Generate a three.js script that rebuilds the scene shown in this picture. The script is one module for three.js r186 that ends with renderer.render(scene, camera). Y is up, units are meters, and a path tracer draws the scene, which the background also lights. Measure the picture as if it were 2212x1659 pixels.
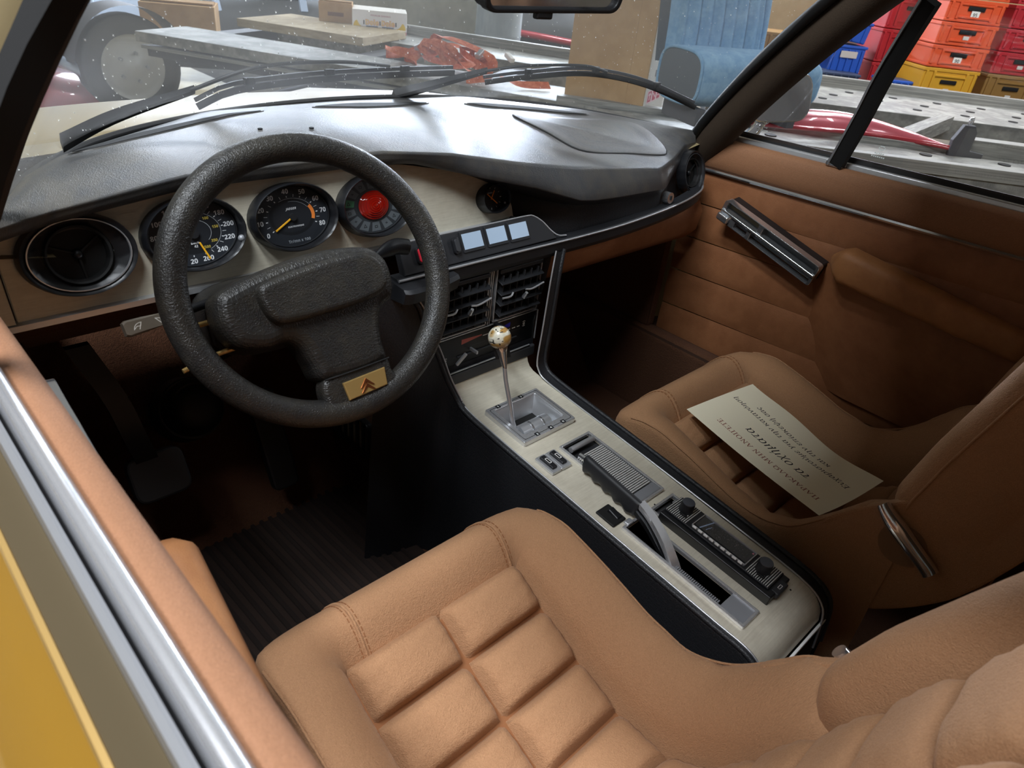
import * as THREE from 'three';
import { RoundedBoxGeometry } from 'three/addons/geometries/RoundedBoxGeometry.js';
import { mergeGeometries, mergeVertices, toCreasedNormals } from 'three/addons/utils/BufferGeometryUtils.js';
import { RectAreaLightUniformsLib } from 'three/addons/lights/RectAreaLightUniformsLib.js';
import { ImprovedNoise } from 'three/addons/math/ImprovedNoise.js';

// ---------------------------------------------------------------- camera, light, exposure
// Car axes: x to the passenger's side, y up (0 = under the carpet), z to the rear; metres.
const scene = new THREE.Scene();
scene.background = new THREE.Color(0x050505);
const camera = new THREE.PerspectiveCamera(56.86, 2212 / 1659, 0.02, 60);
camera.position.set(-0.765, 1.04, 0);
camera.setRotationFromMatrix(new THREE.Matrix4().makeBasis(
  new THREE.Vector3(0.72178, 0.10104, 0.6847), new THREE.Vector3(0.3013, 0.84476, -0.44228), new THREE.Vector3(-0.6231, 0.52553, 0.57929)));
camera.focus = 1.25; camera.userData.fStop = 11;
scene.add(camera);
const renderer = new THREE.WebGLRenderer({ antialias: true });
renderer.toneMapping = THREE.LinearToneMapping;
renderer.toneMappingExposure = 1.2;
renderer.shadowMap.enabled = true;
RectAreaLightUniformsLib.init();
// fluorescent ceiling fittings of the garage: [x, z, length along z, intensity]
const CEILING = 3.1, GROUND = -0.28;
const TUBES = [[-1.15, -0.35, 1.5, 62], [-1.85, -0.35, 1.5, 55], [1.4, -6.6, 1.5, 60], [4.9, -0.4, 1.5, 70], [5.2, -4.4, 1.5, 70], [1.6, 2.9, 1.5, 20], [8.0, -2.4, 1.5, 60], [4.8, 2.6, 1.5, 30], [6.4, -8.6, 1.5, 80]];

// ---------------------------------------------------------------- small helpers
let seed = 7;
const rnd = () => { seed = (seed * 1664525 + 1013904223) >>> 0; return seed / 4294967296; };
const rr = (a, b) => a + (b - a) * rnd();
const V = (x, y, z) => new THREE.Vector3(x, y, z);
const clamp = (x, a = 0, b = 1) => Math.min(b, Math.max(a, x));
const lerp = (a, b, t) => a + (b - a) * t;
const sstep = (a, b, x) => { const t = clamp((x - a) / (b - a)); return t * t * (3 - 2 * t); };
const noise = new ImprovedNoise();
const used = {};
function numbered(name) { const n = used[name] = (used[name] ?? -1) + 1; return n ? `${name}_${String(n).padStart(3, '0')}` : name; }
function shade(o) { o.castShadow = true; o.receiveShadow = true; return o; }
function thing(name, label, category, pos = [0, 0, 0], turn = 0, group) {
  const o = new THREE.Group(); o.name = numbered(name); o.position.set(...pos); o.rotation.y = turn;
  o.userData = { label, category, kind: 'thing' }; if (group) o.userData.group = group; scene.add(o); return o;
}
function part(name, geo, mat, parent, label) {
  const m = shade(new THREE.Mesh(geo, mat)); m.name = name; if (label) m.userData.label = label; parent.add(m); return m;
}
function solo(name, geo, mat, label, category, group) {
  const m = shade(new THREE.Mesh(geo, mat)); m.name = numbered(name); m.userData = { label, category, kind: 'thing' }; if (group) m.userData.group = group; scene.add(m); return m;
}
function struct(name, geo, mat) { const m = shade(new THREE.Mesh(geo, mat)); m.name = name; m.userData = { kind: 'structure' }; scene.add(m); return m; }
function copyOf(o, pos, turn, label, name) {
  const c = o.clone(); c.name = numbered(name ?? o.name.replace(/_\d{3}$/, '')); c.userData = { ...o.userData, label };
  if (pos) c.position.set(...pos); if (turn !== undefined) c.rotation.y = turn; scene.add(c); return c;
}
const merge = (list) => mergeGeometries(list.map((g) => { const n = g.index ? g.toNonIndexed() : g.clone(); for (const k of Object.keys(n.attributes)) if (!['position', 'normal', 'uv'].includes(k)) n.deleteAttribute(k); n.morphAttributes = {}; return n; }));
// grid of rows of points -> surface; uv in metres
function loft(rows, { closed = false, capA = false, capB = false, crease = 0 } = {}) {
  const R = rows.map((r) => r.map((p) => (p.isVector3 ? p : V(...p)))), n = R.length;
  if (closed) for (const r of R) r.push(r[0].clone());
  const m = R[0].length, pos = [], uv = [], idx = [];
  let vv = 0;
  for (let i = 0; i < n; i++) {
    if (i) vv += R[i][m >> 1].distanceTo(R[i - 1][m >> 1]);
    let uu = 0;
    for (let j = 0; j < m; j++) { if (j) uu += R[i][j].distanceTo(R[i][j - 1]); pos.push(R[i][j].x, R[i][j].y, R[i][j].z); uv.push(uu, vv); }
  }
  for (let i = 0; i < n - 1; i++) for (let j = 0; j < m - 1; j++) { const a = i * m + j, b = a + 1, c = a + m, d = c + 1; idx.push(a, b, d, a, d, c); }
  let g = new THREE.BufferGeometry();
  g.setAttribute('position', new THREE.Float32BufferAttribute(pos, 3)); g.setAttribute('uv', new THREE.Float32BufferAttribute(uv, 2)); g.setIndex(idx);
  g.computeVertexNormals();
  if (closed) { const N = g.attributes.normal; for (let i = 0; i < n; i++) { const a = i * m, b = a + m - 1, s = V(N.getX(a) + N.getX(b), N.getY(a) + N.getY(b), N.getZ(a) + N.getZ(b)).normalize(); N.setXYZ(a, s.x, s.y, s.z); N.setXYZ(b, s.x, s.y, s.z); } }
  if (crease) g = toCreasedNormals(g, crease);
  const caps = [];
  const cap = (row, flip) => {
    const c = row.reduce((s, p) => s.add(p), V(0, 0, 0)).multiplyScalar(1 / row.length), P = [], U = [];
    for (let j = 0; j < row.length - 1; j++) { const t = flip ? [c, row[j + 1], row[j]] : [c, row[j], row[j + 1]]; for (const p of t) { P.push(p.x, p.y, p.z); U.push(p.x, p.y + p.z); } }
    const k = new THREE.BufferGeometry(); k.setAttribute('position', new THREE.Float32BufferAttribute(P, 3)); k.setAttribute('uv', new THREE.Float32BufferAttribute(U, 2)); k.computeVertexNormals(); caps.push(k);
  };
  if (capA) cap(R[0], true); if (capB) cap(R[n - 1], false);
  return caps.length ? merge([g, ...caps]) : g;
}
// round tube along points; r may be a number or a function of t
function tube(pts, r, { seg = 40, rad = 10, closed = false, caps = true, flat = 1, tension = 0.5 } = {}) {
  const P = pts.map((p) => (p.isVector3 ? p : V(...p)));
  const c = new THREE.CatmullRomCurve3(P, closed, 'catmullrom', tension), F = c.computeFrenetFrames(seg, closed), rows = [];
  for (let i = 0; i <= seg; i++) {
    const t = i / seg, p = c.getPointAt(t), q = typeof r === 'function' ? r(t) : r, row = [];
    for (let j = 0; j < rad; j++) { const a = j / rad * Math.PI * 2; row.push(p.clone().addScaledVector(F.normals[i], Math.cos(a) * q * flat).addScaledVector(F.binormals[i], Math.sin(a) * q)); }
    rows.push(row);
  }
  return loft(rows, { closed: true, capA: caps && !closed, capB: caps && !closed });
}
// straight strip of given profile [[a, b], ...] swept along points: a along "side", b along "up"
function sweep(pts, prof, { up = V(0, 1, 0), closed = true, caps = true, crease = 0.5 } = {}) {
  const P = pts.map((p) => (p.isVector3 ? p : V(...p))), rows = [];
  for (let i = 0; i < P.length; i++) {
    const t = P[Math.min(i + 1, P.length - 1)].clone().sub(P[Math.max(i - 1, 0)]).normalize(), s = t.clone().cross(up).normalize(), u = s.clone().cross(t).normalize();
    rows.push(prof.map(([a, b]) => P[i].clone().addScaledVector(s, a).addScaledVector(u, b)));
  }
  return loft(rows, { closed, capA: caps && closed, capB: caps && closed, crease });
}
const curvePts = (pts, n, closed = false) => new THREE.CatmullRomCurve3(pts.map((p) => (p.isVector3 ? p : V(...p))), closed, 'centripetal').getSpacedPoints(n);
function box(w, h, d, x = 0, y = 0, z = 0, r = 0.002) {
  const g = r > 0 ? new RoundedBoxGeometry(w, h, d, 2, Math.min(r, w / 2.01, h / 2.01, d / 2.01)) : new THREE.BoxGeometry(w, h, d);
  g.translate(x, y, z); return g;
}
// box between two points (beam)
function beam(a, b, w, h, r = 0.002, up = V(0, 1, 0)) {
  const A = V(...a), B = V(...b), d = B.clone().sub(A), L = d.length(); d.normalize();
  const s = d.clone().cross(up).normalize(), u = s.clone().cross(d), g = box(w, h, L, 0, 0, 0, r);
  g.applyMatrix4(new THREE.Matrix4().makeBasis(s, u, d.clone().negate()).setPosition(A.add(B).multiplyScalar(0.5))); return g;
}
const cyl = (r0, r1, h, n = 24) => new THREE.CylinderGeometry(r0, r1, h, n);
function move(g, x = 0, y = 0, z = 0, rx = 0, ry = 0, rz = 0) { if (rx) g.rotateX(rx); if (ry) g.rotateY(ry); if (rz) g.rotateZ(rz); g.translate(x, y, z); return g; }
function shapeOf(pts, smooth) { const s = new THREE.Shape(); if (smooth) { const c = new THREE.CatmullRomCurve3(pts.map(([x, y]) => V(x, y, 0)), true, 'centripetal').getSpacedPoints(smooth); c.pop(); c.forEach((p, i) => (i ? s.lineTo(p.x, p.y) : s.moveTo(p.x, p.y))); } else pts.forEach(([x, y], i) => (i ? s.lineTo(x, y) : s.moveTo(x, y))); s.closePath(); return s; }
function rrect(w, h, r, x = 0, y = 0, P = THREE.Shape) { const s = new P(), a = x - w / 2, b = y - h / 2; s.moveTo(a + r, b); s.lineTo(a + w - r, b); s.quadraticCurveTo(a + w, b, a + w, b + r); s.lineTo(a + w, b + h - r); s.quadraticCurveTo(a + w, b + h, a + w - r, b + h); s.lineTo(a + r, b + h); s.quadraticCurveTo(a, b + h, a, b + h - r); s.lineTo(a, b + r); s.quadraticCurveTo(a, b, a + r, b); return s; }
function extrude(shape, depth, bevel = 0, seg = 2, curve = 8) {
  return new THREE.ExtrudeGeometry(shape, { depth, bevelEnabled: bevel > 0, bevelThickness: bevel, bevelSize: bevel, bevelOffset: -bevel, bevelSegments: seg, curveSegments: curve });
}
// metres on the dominant plane of each face
function boxUV(g) {
  const n = g.index ? g.toNonIndexed() : g, p = n.attributes.position, N = n.attributes.normal, uv = new Float32Array(p.count * 2);
  for (let i = 0; i < p.count; i++) { const x = Math.abs(N.getX(i)), y = Math.abs(N.getY(i)), z = Math.abs(N.getZ(i)); const [u, v] = x > y && x > z ? [p.getZ(i), p.getY(i)] : y > z ? [p.getX(i), p.getZ(i)] : [p.getX(i), p.getY(i)]; uv[2 * i] = u; uv[2 * i + 1] = v; }
  n.setAttribute('uv', new THREE.BufferAttribute(uv, 2)); return n;
}
// plane-mapped 0..1 uv on the front of a flat piece lying in x-y
function faceUV(g, x0, y0, w, h) { const n = g.index ? g.toNonIndexed() : g, p = n.attributes.position, uv = new Float32Array(p.count * 2); for (let i = 0; i < p.count; i++) { uv[2 * i] = (p.getX(i) - x0) / w; uv[2 * i + 1] = (p.getY(i) - y0) / h; } n.setAttribute('uv', new THREE.BufferAttribute(uv, 2)); return n; }
// group frame: axes from origin, x axis and normal (local +z)
function frame(parent, name, o, xAxis, nAxis) {
  const g = new THREE.Group(); g.name = name; const x = V(...xAxis).normalize(), n = V(...nAxis).normalize(), y = n.clone().cross(x).normalize();
  g.applyMatrix4(new THREE.Matrix4().makeBasis(x, y, n).setPosition(V(...o))); if (parent) parent.add(g); return g;
}
function basis(o, xAxis, nAxis) { const x = V(...xAxis).normalize(), n = V(...nAxis).normalize(), y = n.clone().cross(x).normalize(); return new THREE.Matrix4().makeBasis(x, y, n).setPosition(V(...o)); }

// ---------------------------------------------------------------- materials
function tex(w, h, f, { srgb = false, rep = [1, 1] } = {}) {
  const d = new Uint8Array(w * h * 4);
  for (let y = 0; y < h; y++) for (let x = 0; x < w; x++) { const c = f(x / w, y / h, x, y), k = (y * w + x) * 4; if (typeof c === 'number') d[k] = d[k + 1] = d[k + 2] = clamp(c) * 255; else { d[k] = clamp(c[0]) * 255; d[k + 1] = clamp(c[1]) * 255; d[k + 2] = clamp(c[2]) * 255; } d[k + 3] = 255; }
  const t = new THREE.DataTexture(d, w, h); t.wrapS = t.wrapT = THREE.RepeatWrapping; t.magFilter = THREE.LinearFilter; t.minFilter = THREE.LinearMipmapLinearFilter; t.generateMipmaps = true; if (srgb) t.colorSpace = THREE.SRGBColorSpace; t.repeat.set(...rep); t.needsUpdate = true; return t;
}
// tileable noise on a torus lattice
function lattice(n, s) { const a = new Float32Array(n * n); let q = s; for (let i = 0; i < n * n; i++) { q = (q * 1103515245 + 12345) & 0x7fffffff; a[i] = q / 0x7fffffff; } return (u, v) => { const x = u * n, y = v * n, i = Math.floor(x), j = Math.floor(y), f = x - i, g = y - j, F = f * f * (3 - 2 * f), G = g * g * (3 - 2 * g), at = (p, r) => a[((r % n + n) % n) * n + ((p % n + n) % n)]; return lerp(lerp(at(i, j), at(i + 1, j), F), lerp(at(i, j + 1), at(i + 1, j + 1), F), G); }; }
const L8 = lattice(8, 11), L24 = lattice(24, 5), L64 = lattice(64, 9), L160 = lattice(160, 3), L256 = lattice(256, 17);
const fbm = (u, v) => 0.4 * L8(u, v) + 0.3 * L24(u, v) + 0.2 * L64(u, v) + 0.1 * L160(u, v);
const bumpSuede = tex(512, 512, (u, v) => 0.35 * L64(u, v) + 0.35 * L160(u, v) + 0.3 * L256(u, v), { rep: [8, 8] });
const bumpVinyl = tex(512, 512, (u, v) => Math.pow(Math.abs(L64(u, v) - 0.5) * 2, 0.6) * 0.6 + 0.4 * L160(u, v), { rep: [9, 9] });
const bumpFine = tex(256, 256, (u, v) => L64(u, v) * 0.5 + 0.5 * L160(u, v), { rep: [14, 14] });
const brushTex = tex(512, 512, (u, v, x, y) => 0.5 + 0.35 * (L256(u * 0.06, v) - 0.5) + 0.25 * (L8(u, v) - 0.5), { rep: [3, 6] });
const blotch = (a, b, k = 1, rep = [1.6, 1.6]) => tex(256, 256, (u, v) => { const t = clamp(0.5 + (fbm(u, v) - 0.5) * 2.2 * k); return [0, 1, 2].map((i) => lerp(a[i], b[i], t)); }, { srgb: true, rep });
const grain = (a, b, rep) => tex(512, 512, (u, v) => { const t = clamp(0.5 + (0.12 * (fbm(u, v) - 0.5) + 0.5 * (L256(u, v) - 0.5) + 0.3 * (L160(u, v) - 0.5)) * 1.3); return [0, 1, 2].map((i) => lerp(a[i], b[i], t)); }, { srgb: true, rep });
const hexv = (h) => [(h >> 16) / 255, ((h >> 8) & 255) / 255, (h & 255) / 255];
const std = (color, roughness = 0.6, metalness = 0, more = {}) => new THREE.MeshStandardMaterial({ color, roughness, metalness, ...more });
const phy = (color, roughness, metalness, more) => new THREE.MeshPhysicalMaterial({ color, roughness, metalness, ...more });
const M = {
  suede: phy(0xffffff, 0.88, 0, { map: grain(hexv(0x98704e), hexv(0xb28660), [7, 7]), bumpMap: bumpSuede, bumpScale: 0.0009, sheen: 0.4, sheenColor: new THREE.Color(0xe0c0a0), sheenRoughness: 0.5 }),
  stitch: std(0x8a5a36, 0.9),
  trimLeather: phy(0xffffff, 0.62, 0, { map: blotch(hexv(0x80502f), hexv(0x8f5d3a), 1, [2, 2]), bumpMap: bumpFine, bumpScale: 0.0003 }),
  padLeather: phy(0xffffff, 0.75, 0, { map: grain(hexv(0x80583a), hexv(0x96694a), [7, 7]), bumpMap: bumpFine, bumpScale: 0.0004 }),
  armLeather: phy(0xffffff, 0.6, 0, { map: blotch(hexv(0x926038), hexv(0xa26e42), 1, [2, 2]), bumpMap: bumpFine, bumpScale: 0.0003 }),
  carpet: std(0x55341e, 0.98, 0, { bumpMap: bumpSuede, bumpScale: 0.003 }),
  mat: std(0x2a1a10, 0.9, 0, { bumpMap: bumpFine, bumpScale: 0.001 }),
  dashVinyl: phy(0xffffff, 0.38, 0, { map: blotch(hexv(0x3f4042), hexv(0x504d48), 1, [2, 2]), bumpMap: bumpVinyl, bumpScale: 0.00025, specularIntensity: 0.9 }),
  blackVinyl: phy(0x1c1d20, 0.5, 0, { bumpMap: bumpVinyl, bumpScale: 0.0005 }),
  wheelRubber: phy(0xffffff, 0.43, 0, { map: blotch(hexv(0x232221), hexv(0x302d27), 1, [4, 4]), bumpMap: bumpVinyl, bumpScale: 0.0006 }),
  blackPlastic: std(0x141518, 0.38), satinBlack: std(0x1d1e21, 0.5), darkGrey: std(0x2b2c2f, 0.55), deepBlack: std(0x050505, 0.7), rubber: std(0x0d0d0e, 0.6), blackRubber: std(0x060606, 0.85),
  brushed: phy(0xffffff, 0.42, 0.22, { map: tex(256, 256, (u, v) => { const t = clamp(0.5 + 0.5 * (L256(u * 0.05, v) - 0.5) + 0.9 * (fbm(u, v) - 0.5)); return [lerp(0.78, 0.87, t), lerp(0.75, 0.845, t), lerp(0.675, 0.77, t)]; }, { srgb: true, rep: [4, 4] }), roughnessMap: null, bumpMap: brushTex, bumpScale: 0.00006 }),
  windowFilm: std(0xa6bbd0, 0.3, 0.2), ribMetal: std(0xd4d4d2, 0.4, 0.3), chrome: std(0xdfe1e4, 0.1, 0.92), satinChrome: std(0xc8cacd, 0.32, 0.75), wornChrome: std(0xd0d1d3, 0.27, 0.75), brass: std(0xcba868, 0.3, 0.6),
  steel: std(0xb4b5b6, 0.36, 0.7), greyPlastic: std(0x8a8c90, 0.45, 0.3), iron: std(0x191a1b, 0.45, 0.3),
  whiteMark: std(0xe8e8e4, 0.6), redMark: std(0xb8564a, 0.6), blueMark: std(0x1c1cb0, 0.5), orangeMark: std(0xf08a30, 0.6), yellowMark: std(0xf0b020, 0.5),
  glass: phy(0xffffff, 0.0, 0, { transmission: 1, thickness: 0, ior: 1.5, side: THREE.DoubleSide }),
  dustyGlass: phy(0xf4f7f6, 0.2, 0, { transmission: 1, thickness: 0, ior: 1.45, side: THREE.DoubleSide }),
  gold: phy(0xb98a2c, 0.3, 0.55, { clearcoat: 1, clearcoatRoughness: 0.06 }), hoodPaint: phy(0xb09e76, 0.5, 0.1, { clearcoat: 0.35, clearcoatRoughness: 0.3 }), olive: std(0x41361f, 0.9),
  headliner: std(0x5e5040, 0.95), pillarCloth: std(0x36291b, 0.9, 0, { bumpMap: bumpFine, bumpScale: 0.0004 }),
  redLens: phy(0x8a0f06, 0.14, 0, { clearcoat: 1, clearcoatRoughness: 0.04 }),
  galv: std(0xffffff, 0.6, 0.25, { map: blotch(hexv(0x7a7a75), hexv(0xa3a29a), 1.2, [1.2, 1.2]) }), galvDark: std(0x57575a, 0.6, 0.4),
  card: std(0xffffff, 0.9, 0, { map: blotch(hexv(0xb08c5e), hexv(0xbd9a6c), 1, [1, 1]) }), cardDark: std(0x94703f, 0.9), whiteBoard: std(0xd6d2c8, 0.85),
  ply: std(0xffffff, 0.85, 0, { map: blotch(hexv(0x9a8a6c), hexv(0xb3a384), 1.3, [0.8, 2.4]) }),
  seatBlue: std(0xffffff, 0.92, 0, { map: blotch(hexv(0x6f97b8), hexv(0x86aac4), 1, [3, 3]) }), seatGrey: std(0x5b6064, 0.95),
  bin: std(0x2a5fc4, 0.42), binDark: std(0x3c4a66, 0.5), orangeCrate: std(0xe0562a, 0.5), redCrate: std(0xb4242e, 0.5), yellowCrate: std(0xd8a12c, 0.5), brownCrate: std(0x8e6a34, 0.6), amberCrate: std(0xd89a34, 0.5),
  paleBlue: phy(0xb6c6dc, 0.35, 0.1, { clearcoat: 0.5 }), redPaint: phy(0xa32430, 0.3, 0.1, { clearcoat: 0.8 }), pinkRed: phy(0xc8606a, 0.25, 0.1, { clearcoat: 1 }),
  tyre: std(0x4a4843, 0.9), hub: std(0xb6b4ac, 0.55, 0.2), strap: std(0xffffff, 0.8, 0, { map: blotch(hexv(0xb8522a), hexv(0xd87a52), 1.3, [6, 6]), side: THREE.DoubleSide }),
  concrete: std(0xffffff, 0.85, 0, { map: blotch(hexv(0x443d30), hexv(0x5a5242), 1.2, [0.5, 0.5]) }), tile: std(0xffffff, 0.45, 0, { map: blotch(hexv(0xc4b694), hexv(0xd2c6a6), 1, [0.6, 0.6]) }),
  wallTan: std(0xffffff, 0.92, 0, { map: blotch(hexv(0x97825c), hexv(0xa5906a), 1, [0.5, 0.5]) }), wallGrey: std(0xffffff, 0.9, 0, { map: blotch(hexv(0x7c7a6c), hexv(0x908d7c), 1, [0.5, 0.5]) }), ceil: std(0x96948a, 0.95), wallDark: std(0xffffff, 0.92, 0, { map: blotch(hexv(0x45433c), hexv(0x524f46), 1, [0.5, 0.5]) }), green: std(0x3f5a48, 0.8), darkJunk: std(0x3c3d3c, 0.8), paleCyan: std(0xb4c6c6, 0.7), greyDrum: std(0xffffff, 0.5, 0.2, { map: blotch(hexv(0x9aa3a6), hexv(0xb4bbbc), 1, [1, 1]) }), rust: std(0x7a5a44, 0.9),
};
// text and dial faces
function canvasTex(w, h, draw) { const c = document.createElement('canvas'); c.width = w; c.height = h; const x = c.getContext('2d'); draw(x, w, h); const t = new THREE.CanvasTexture(c); t.colorSpace = THREE.SRGBColorSpace; return t; }
// ---------------------------------------------------------------- the garage
{
  const X0 = -3.4, X1 = 9.4, Z0 = -12.2, Z1 = 4.4;
  const fl = struct('floor', boxUV(box(X1 - X0 + 0.4, 0.2, Z1 - Z0 + 0.4, (X0 + X1) / 2, GROUND - 0.106, (Z0 + Z1) / 2, 0)), M.concrete);
  // pale floor slabs in front of the car, each its own piece with an open joint
  const slab = boxUV(box(1.07, 0.012, 1.07, 0, 0, 0, 0.003));
  for (let i = 0; i < 5; i++) for (let j = 0; j < 9; j++) { const m = part('tile', slab, M.tile, fl); m.position.set(-2.7 + i * 1.08, GROUND - 0.005 + rr(-0.001, 0.001), -2.6 - j * 1.08); }
  struct('wall_front', boxUV(box(X1 - X0 + 0.4, 3.6, 0.2, (X0 + X1) / 2, 1.4, Z0 - 0.1, 0)), M.wallGrey);
  struct('wall_back', boxUV(box(X1 - X0 + 0.4, 3.6, 0.2, (X0 + X1) / 2, 1.4, Z1 + 0.1, 0)), M.wallDark);
  struct('wall_left', boxUV(box(0.2, 3.6, Z1 - Z0, X0 - 0.1, 1.4, (Z0 + Z1) / 2, 0)), M.wallDark);
  struct('wall_right', boxUV(box(0.2, 3.6, Z1 - Z0, X1 + 0.1, 1.4, (Z0 + Z1) / 2, 0)), M.wallTan);
  struct('ceiling', boxUV(box(X1 - X0 + 0.4, 0.2, Z1 - Z0 + 0.4, (X0 + X1) / 2, CEILING + 0.1, (Z0 + Z1) / 2, 0)), M.ceil);
  const day = std(0xffffff, 0.4, 0, { emissive: 0xdfeaff, emissiveIntensity: 9 });
  const win = (n, x, y, z, ry, w, h, k) => { const f = struct('window_' + n, move(box(w + 0.12, h + 0.12, 0.06, 0, 0, 0, 0.01), x, y, z, 0, ry), M.ceil); for (let i = 0; i < 4; i++) for (let j = 0; j < 2; j++) { const m = part('pane', move(box(w / 4 - 0.04, h / 2 - 0.04, 0.02, (i - 1.5) * w / 4, (j - 0.5) * h / 2, 0.035, 0.003), x, y, z, 0, ry), day, f); } const l = new THREE.RectAreaLight(0xdfeaff, k, w, h), d = V(Math.sin(ry), 0, Math.cos(ry)); l.position.set(x + d.x * 0.06, y, z + d.z * 0.06); l.lookAt(x + d.x * 3, y, z + d.z * 3); l.castShadow = true; scene.add(l); };
  win(1, 4.2, 2.35, Z0 + 0.03, 0, 3.2, 1.1, 8); win(2, 7.7, 2.35, Z0 + 0.03, 0, 2.8, 1.1, 24); win(3, X1 - 0.03, 2.35, -9.6, -Math.PI / 2, 3.6, 1.1, 55); win(4, X1 - 0.03, 2.35, -5.4, -Math.PI / 2, 3.6, 1.1, 60);
  const glow = std(0xffffff, 0.5, 0, { emissive: 0xf4f8ff, emissiveIntensity: 2.2 });
  TUBES.forEach(([x, z, len, k], i) => {
    const t = thing('fluorescent_light', ['twin fluorescent fitting on the garage ceiling above the open car window', 'twin fluorescent fitting on the garage ceiling behind the car'][i > 1 ? 1 : i] , 'ceiling light', [x, CEILING, z]);
    if (i > 0) t.userData.group = 'fluorescent fittings of the garage ceiling', t.userData.label = 'twin fluorescent fitting among the others on the garage ceiling';
    part('housing', box(0.3, 0.05, len + 0.06, 0, -0.025, 0, 0.006), M.ceil, t);
    part('diffuser', box(0.26, 0.02, len, 0, -0.058, 0, 0.004), glow, t);
    const l = new THREE.RectAreaLight(0xf3f7ff, k, 0.26, len); l.position.set(x, CEILING - 0.075, z); l.rotation.x = -Math.PI / 2; l.castShadow = true; scene.add(l);
  });
}
// ---------------------------------------------------------------- body of the car around the cabin
const BELT = (z) => 0.0254 * (z + 0.5);
{
  const body = thing('car_body', 'cream and gold car body shell with its roof and tan cloth pillars around the cabin', 'car body');
  // roof: outer skin and headliner
  const roofRow = (z, y, half, drop) => { const r = []; for (let i = 0; i <= 16; i++) { const s = i / 8 - 1; r.push([half * s, y - drop * Math.pow(Math.abs(s), 3), z]); } return r; };
  part('roof', loft([roofRow(-0.5, 1.165, 0.5, 0.03), roofRow(-0.25, 1.2, 0.53, 0.05), roofRow(0.3, 1.21, 0.55, 0.06), roofRow(0.8, 1.16, 0.55, 0.06), roofRow(1.5, 0.96, 0.56, 0.05), roofRow(2.0, 0.74, 0.56, 0.02)]), M.hoodPaint, body);
  part('headliner', loft([roofRow(-0.47, 1.145, 0.48, 0.03), roofRow(-0.25, 1.17, 0.51, 0.05), roofRow(0.3, 1.18, 0.53, 0.06), roofRow(0.8, 1.13, 0.53, 0.06), roofRow(1.5, 0.93, 0.54, 0.05), roofRow(1.95, 0.72, 0.54, 0.02)]), M.headliner, body);
  for (const s of [-1, 1]) {
    // windscreen pillar
    part('pillar', sweep(curvePts([[s * 0.72, 0.66, -0.88], [s * 0.683, 0.735, -0.832], [s * 0.64, 0.893, -0.70], [s * 0.60, 1.02, -0.572], [s * 0.555, 1.13, -0.44]], 14), [[-0.024, -0.034], [-0.006, -0.038], [0.014, -0.036], [0.03, -0.022], [0.035, -0.002], [0.03, 0.022], [0.014, 0.034], [-0.008, 0.036], [-0.026, 0.028], [-0.033, 0.008], [-0.032, -0.016]].map(([a, b]) => (s > 0 ? [a, b] : [a * 0.55, b * 0.6])), { crease: 0.9 }), M.pillarCloth, body);
    part('pillar_skin', sweep(curvePts([[s * 0.735, 0.66, -0.885], [s * 0.698, 0.735, -0.838], [s * 0.655, 0.893, -0.706], [s * 0.615, 1.02, -0.578], [s * 0.568, 1.13, -0.444]], 14), [[-0.018, -0.026], [0.018, -0.026], [0.026, 0], [0.018, 0.026], [-0.018, 0.026], [-0.026, 0]], { crease: 0.9 }), M.hoodPaint, body);
    part('weatherstrip', tube([[s * 0.69, 0.7, -0.885], [s * 0.655, 0.745, -0.858], [s * 0.612, 0.89, -0.742], [s * 0.57, 1.02, -0.612], [s * 0.525, 1.13, -0.48]], 0.011, { seg: 16, rad: 8 }), M.rubber, body);
    part('roof_rail', tube([[s * 0.505, 1.14, -0.46], [s * 0.53, 1.15, -0.25], [s * 0.55, 1.155, 0.2], [s * 0.56, 1.1, 0.8], [s * 0.57, 0.92, 1.5]], 0.026, { seg: 20, rad: 10 }), M.pillarCloth, body);
    // quarter behind the doors
    part('quarter_panel', box(0.05, 0.62, 1.65, s * 0.735, 0.42, 1.3, 0.02), M.gold, body);
    part('sill', box(0.09, 0.2, 1.45, s * 0.72, 0.14, -0.2, 0.02), M.carpet, body);
    part('fender', loft([[-0.85, 0.72], [-1.3, 0.69], [-1.9, 0.62], [-2.6, 0.5]].map(([z, y]) => [[s * 0.60, y - 0.02, z], [s * 0.70, y - 0.005, z], [s * 0.78, y - 0.03, z], [s * 0.84, y - 0.12, z], [s * 0.86, y - 0.3, z], [s * 0.86, y - 0.62, z]]), {}), M.hoodPaint, body);
  }
  part('rear_bulkhead', box(1.44, 0.62, 0.06, 0, 0.43, 2.05, 0.02), M.gold, body);
  part('windscreen_header', tube([[-0.5, 1.135, -0.46], [-0.3, 1.145, -0.49], [0, 1.15, -0.5], [0.3, 1.145, -0.49], [0.5, 1.135, -0.46]], 0.026, { seg: 20, rad: 10 }), M.headliner, body);
  part('firewall', box(1.4, 0.75, 0.04, 0, 0.31, -1.36, 0.01), M.carpet, body);
  // bonnet with the trough the wipers lie in
  const row = (z, y, w, c) => { const r = []; for (let i = 0; i <= 24; i++) { const s = i / 12 - 1; r.push([w * s, y - c * s * s, z]); } return r; };
  part('bonnet', loft([row(-1.335, 0.69, 0.66, 0.03), row(-1.36, 0.712, 0.66, 0.035), row(-1.5, 0.705, 0.66, 0.035), row(-1.75, 0.668, 0.65, 0.035), row(-2.1, 0.59, 0.63, 0.035), row(-2.6, 0.45, 0.6, 0.035), row(-3.0, 0.3, 0.55, 0.03)]), M.hoodPaint, body);
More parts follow.
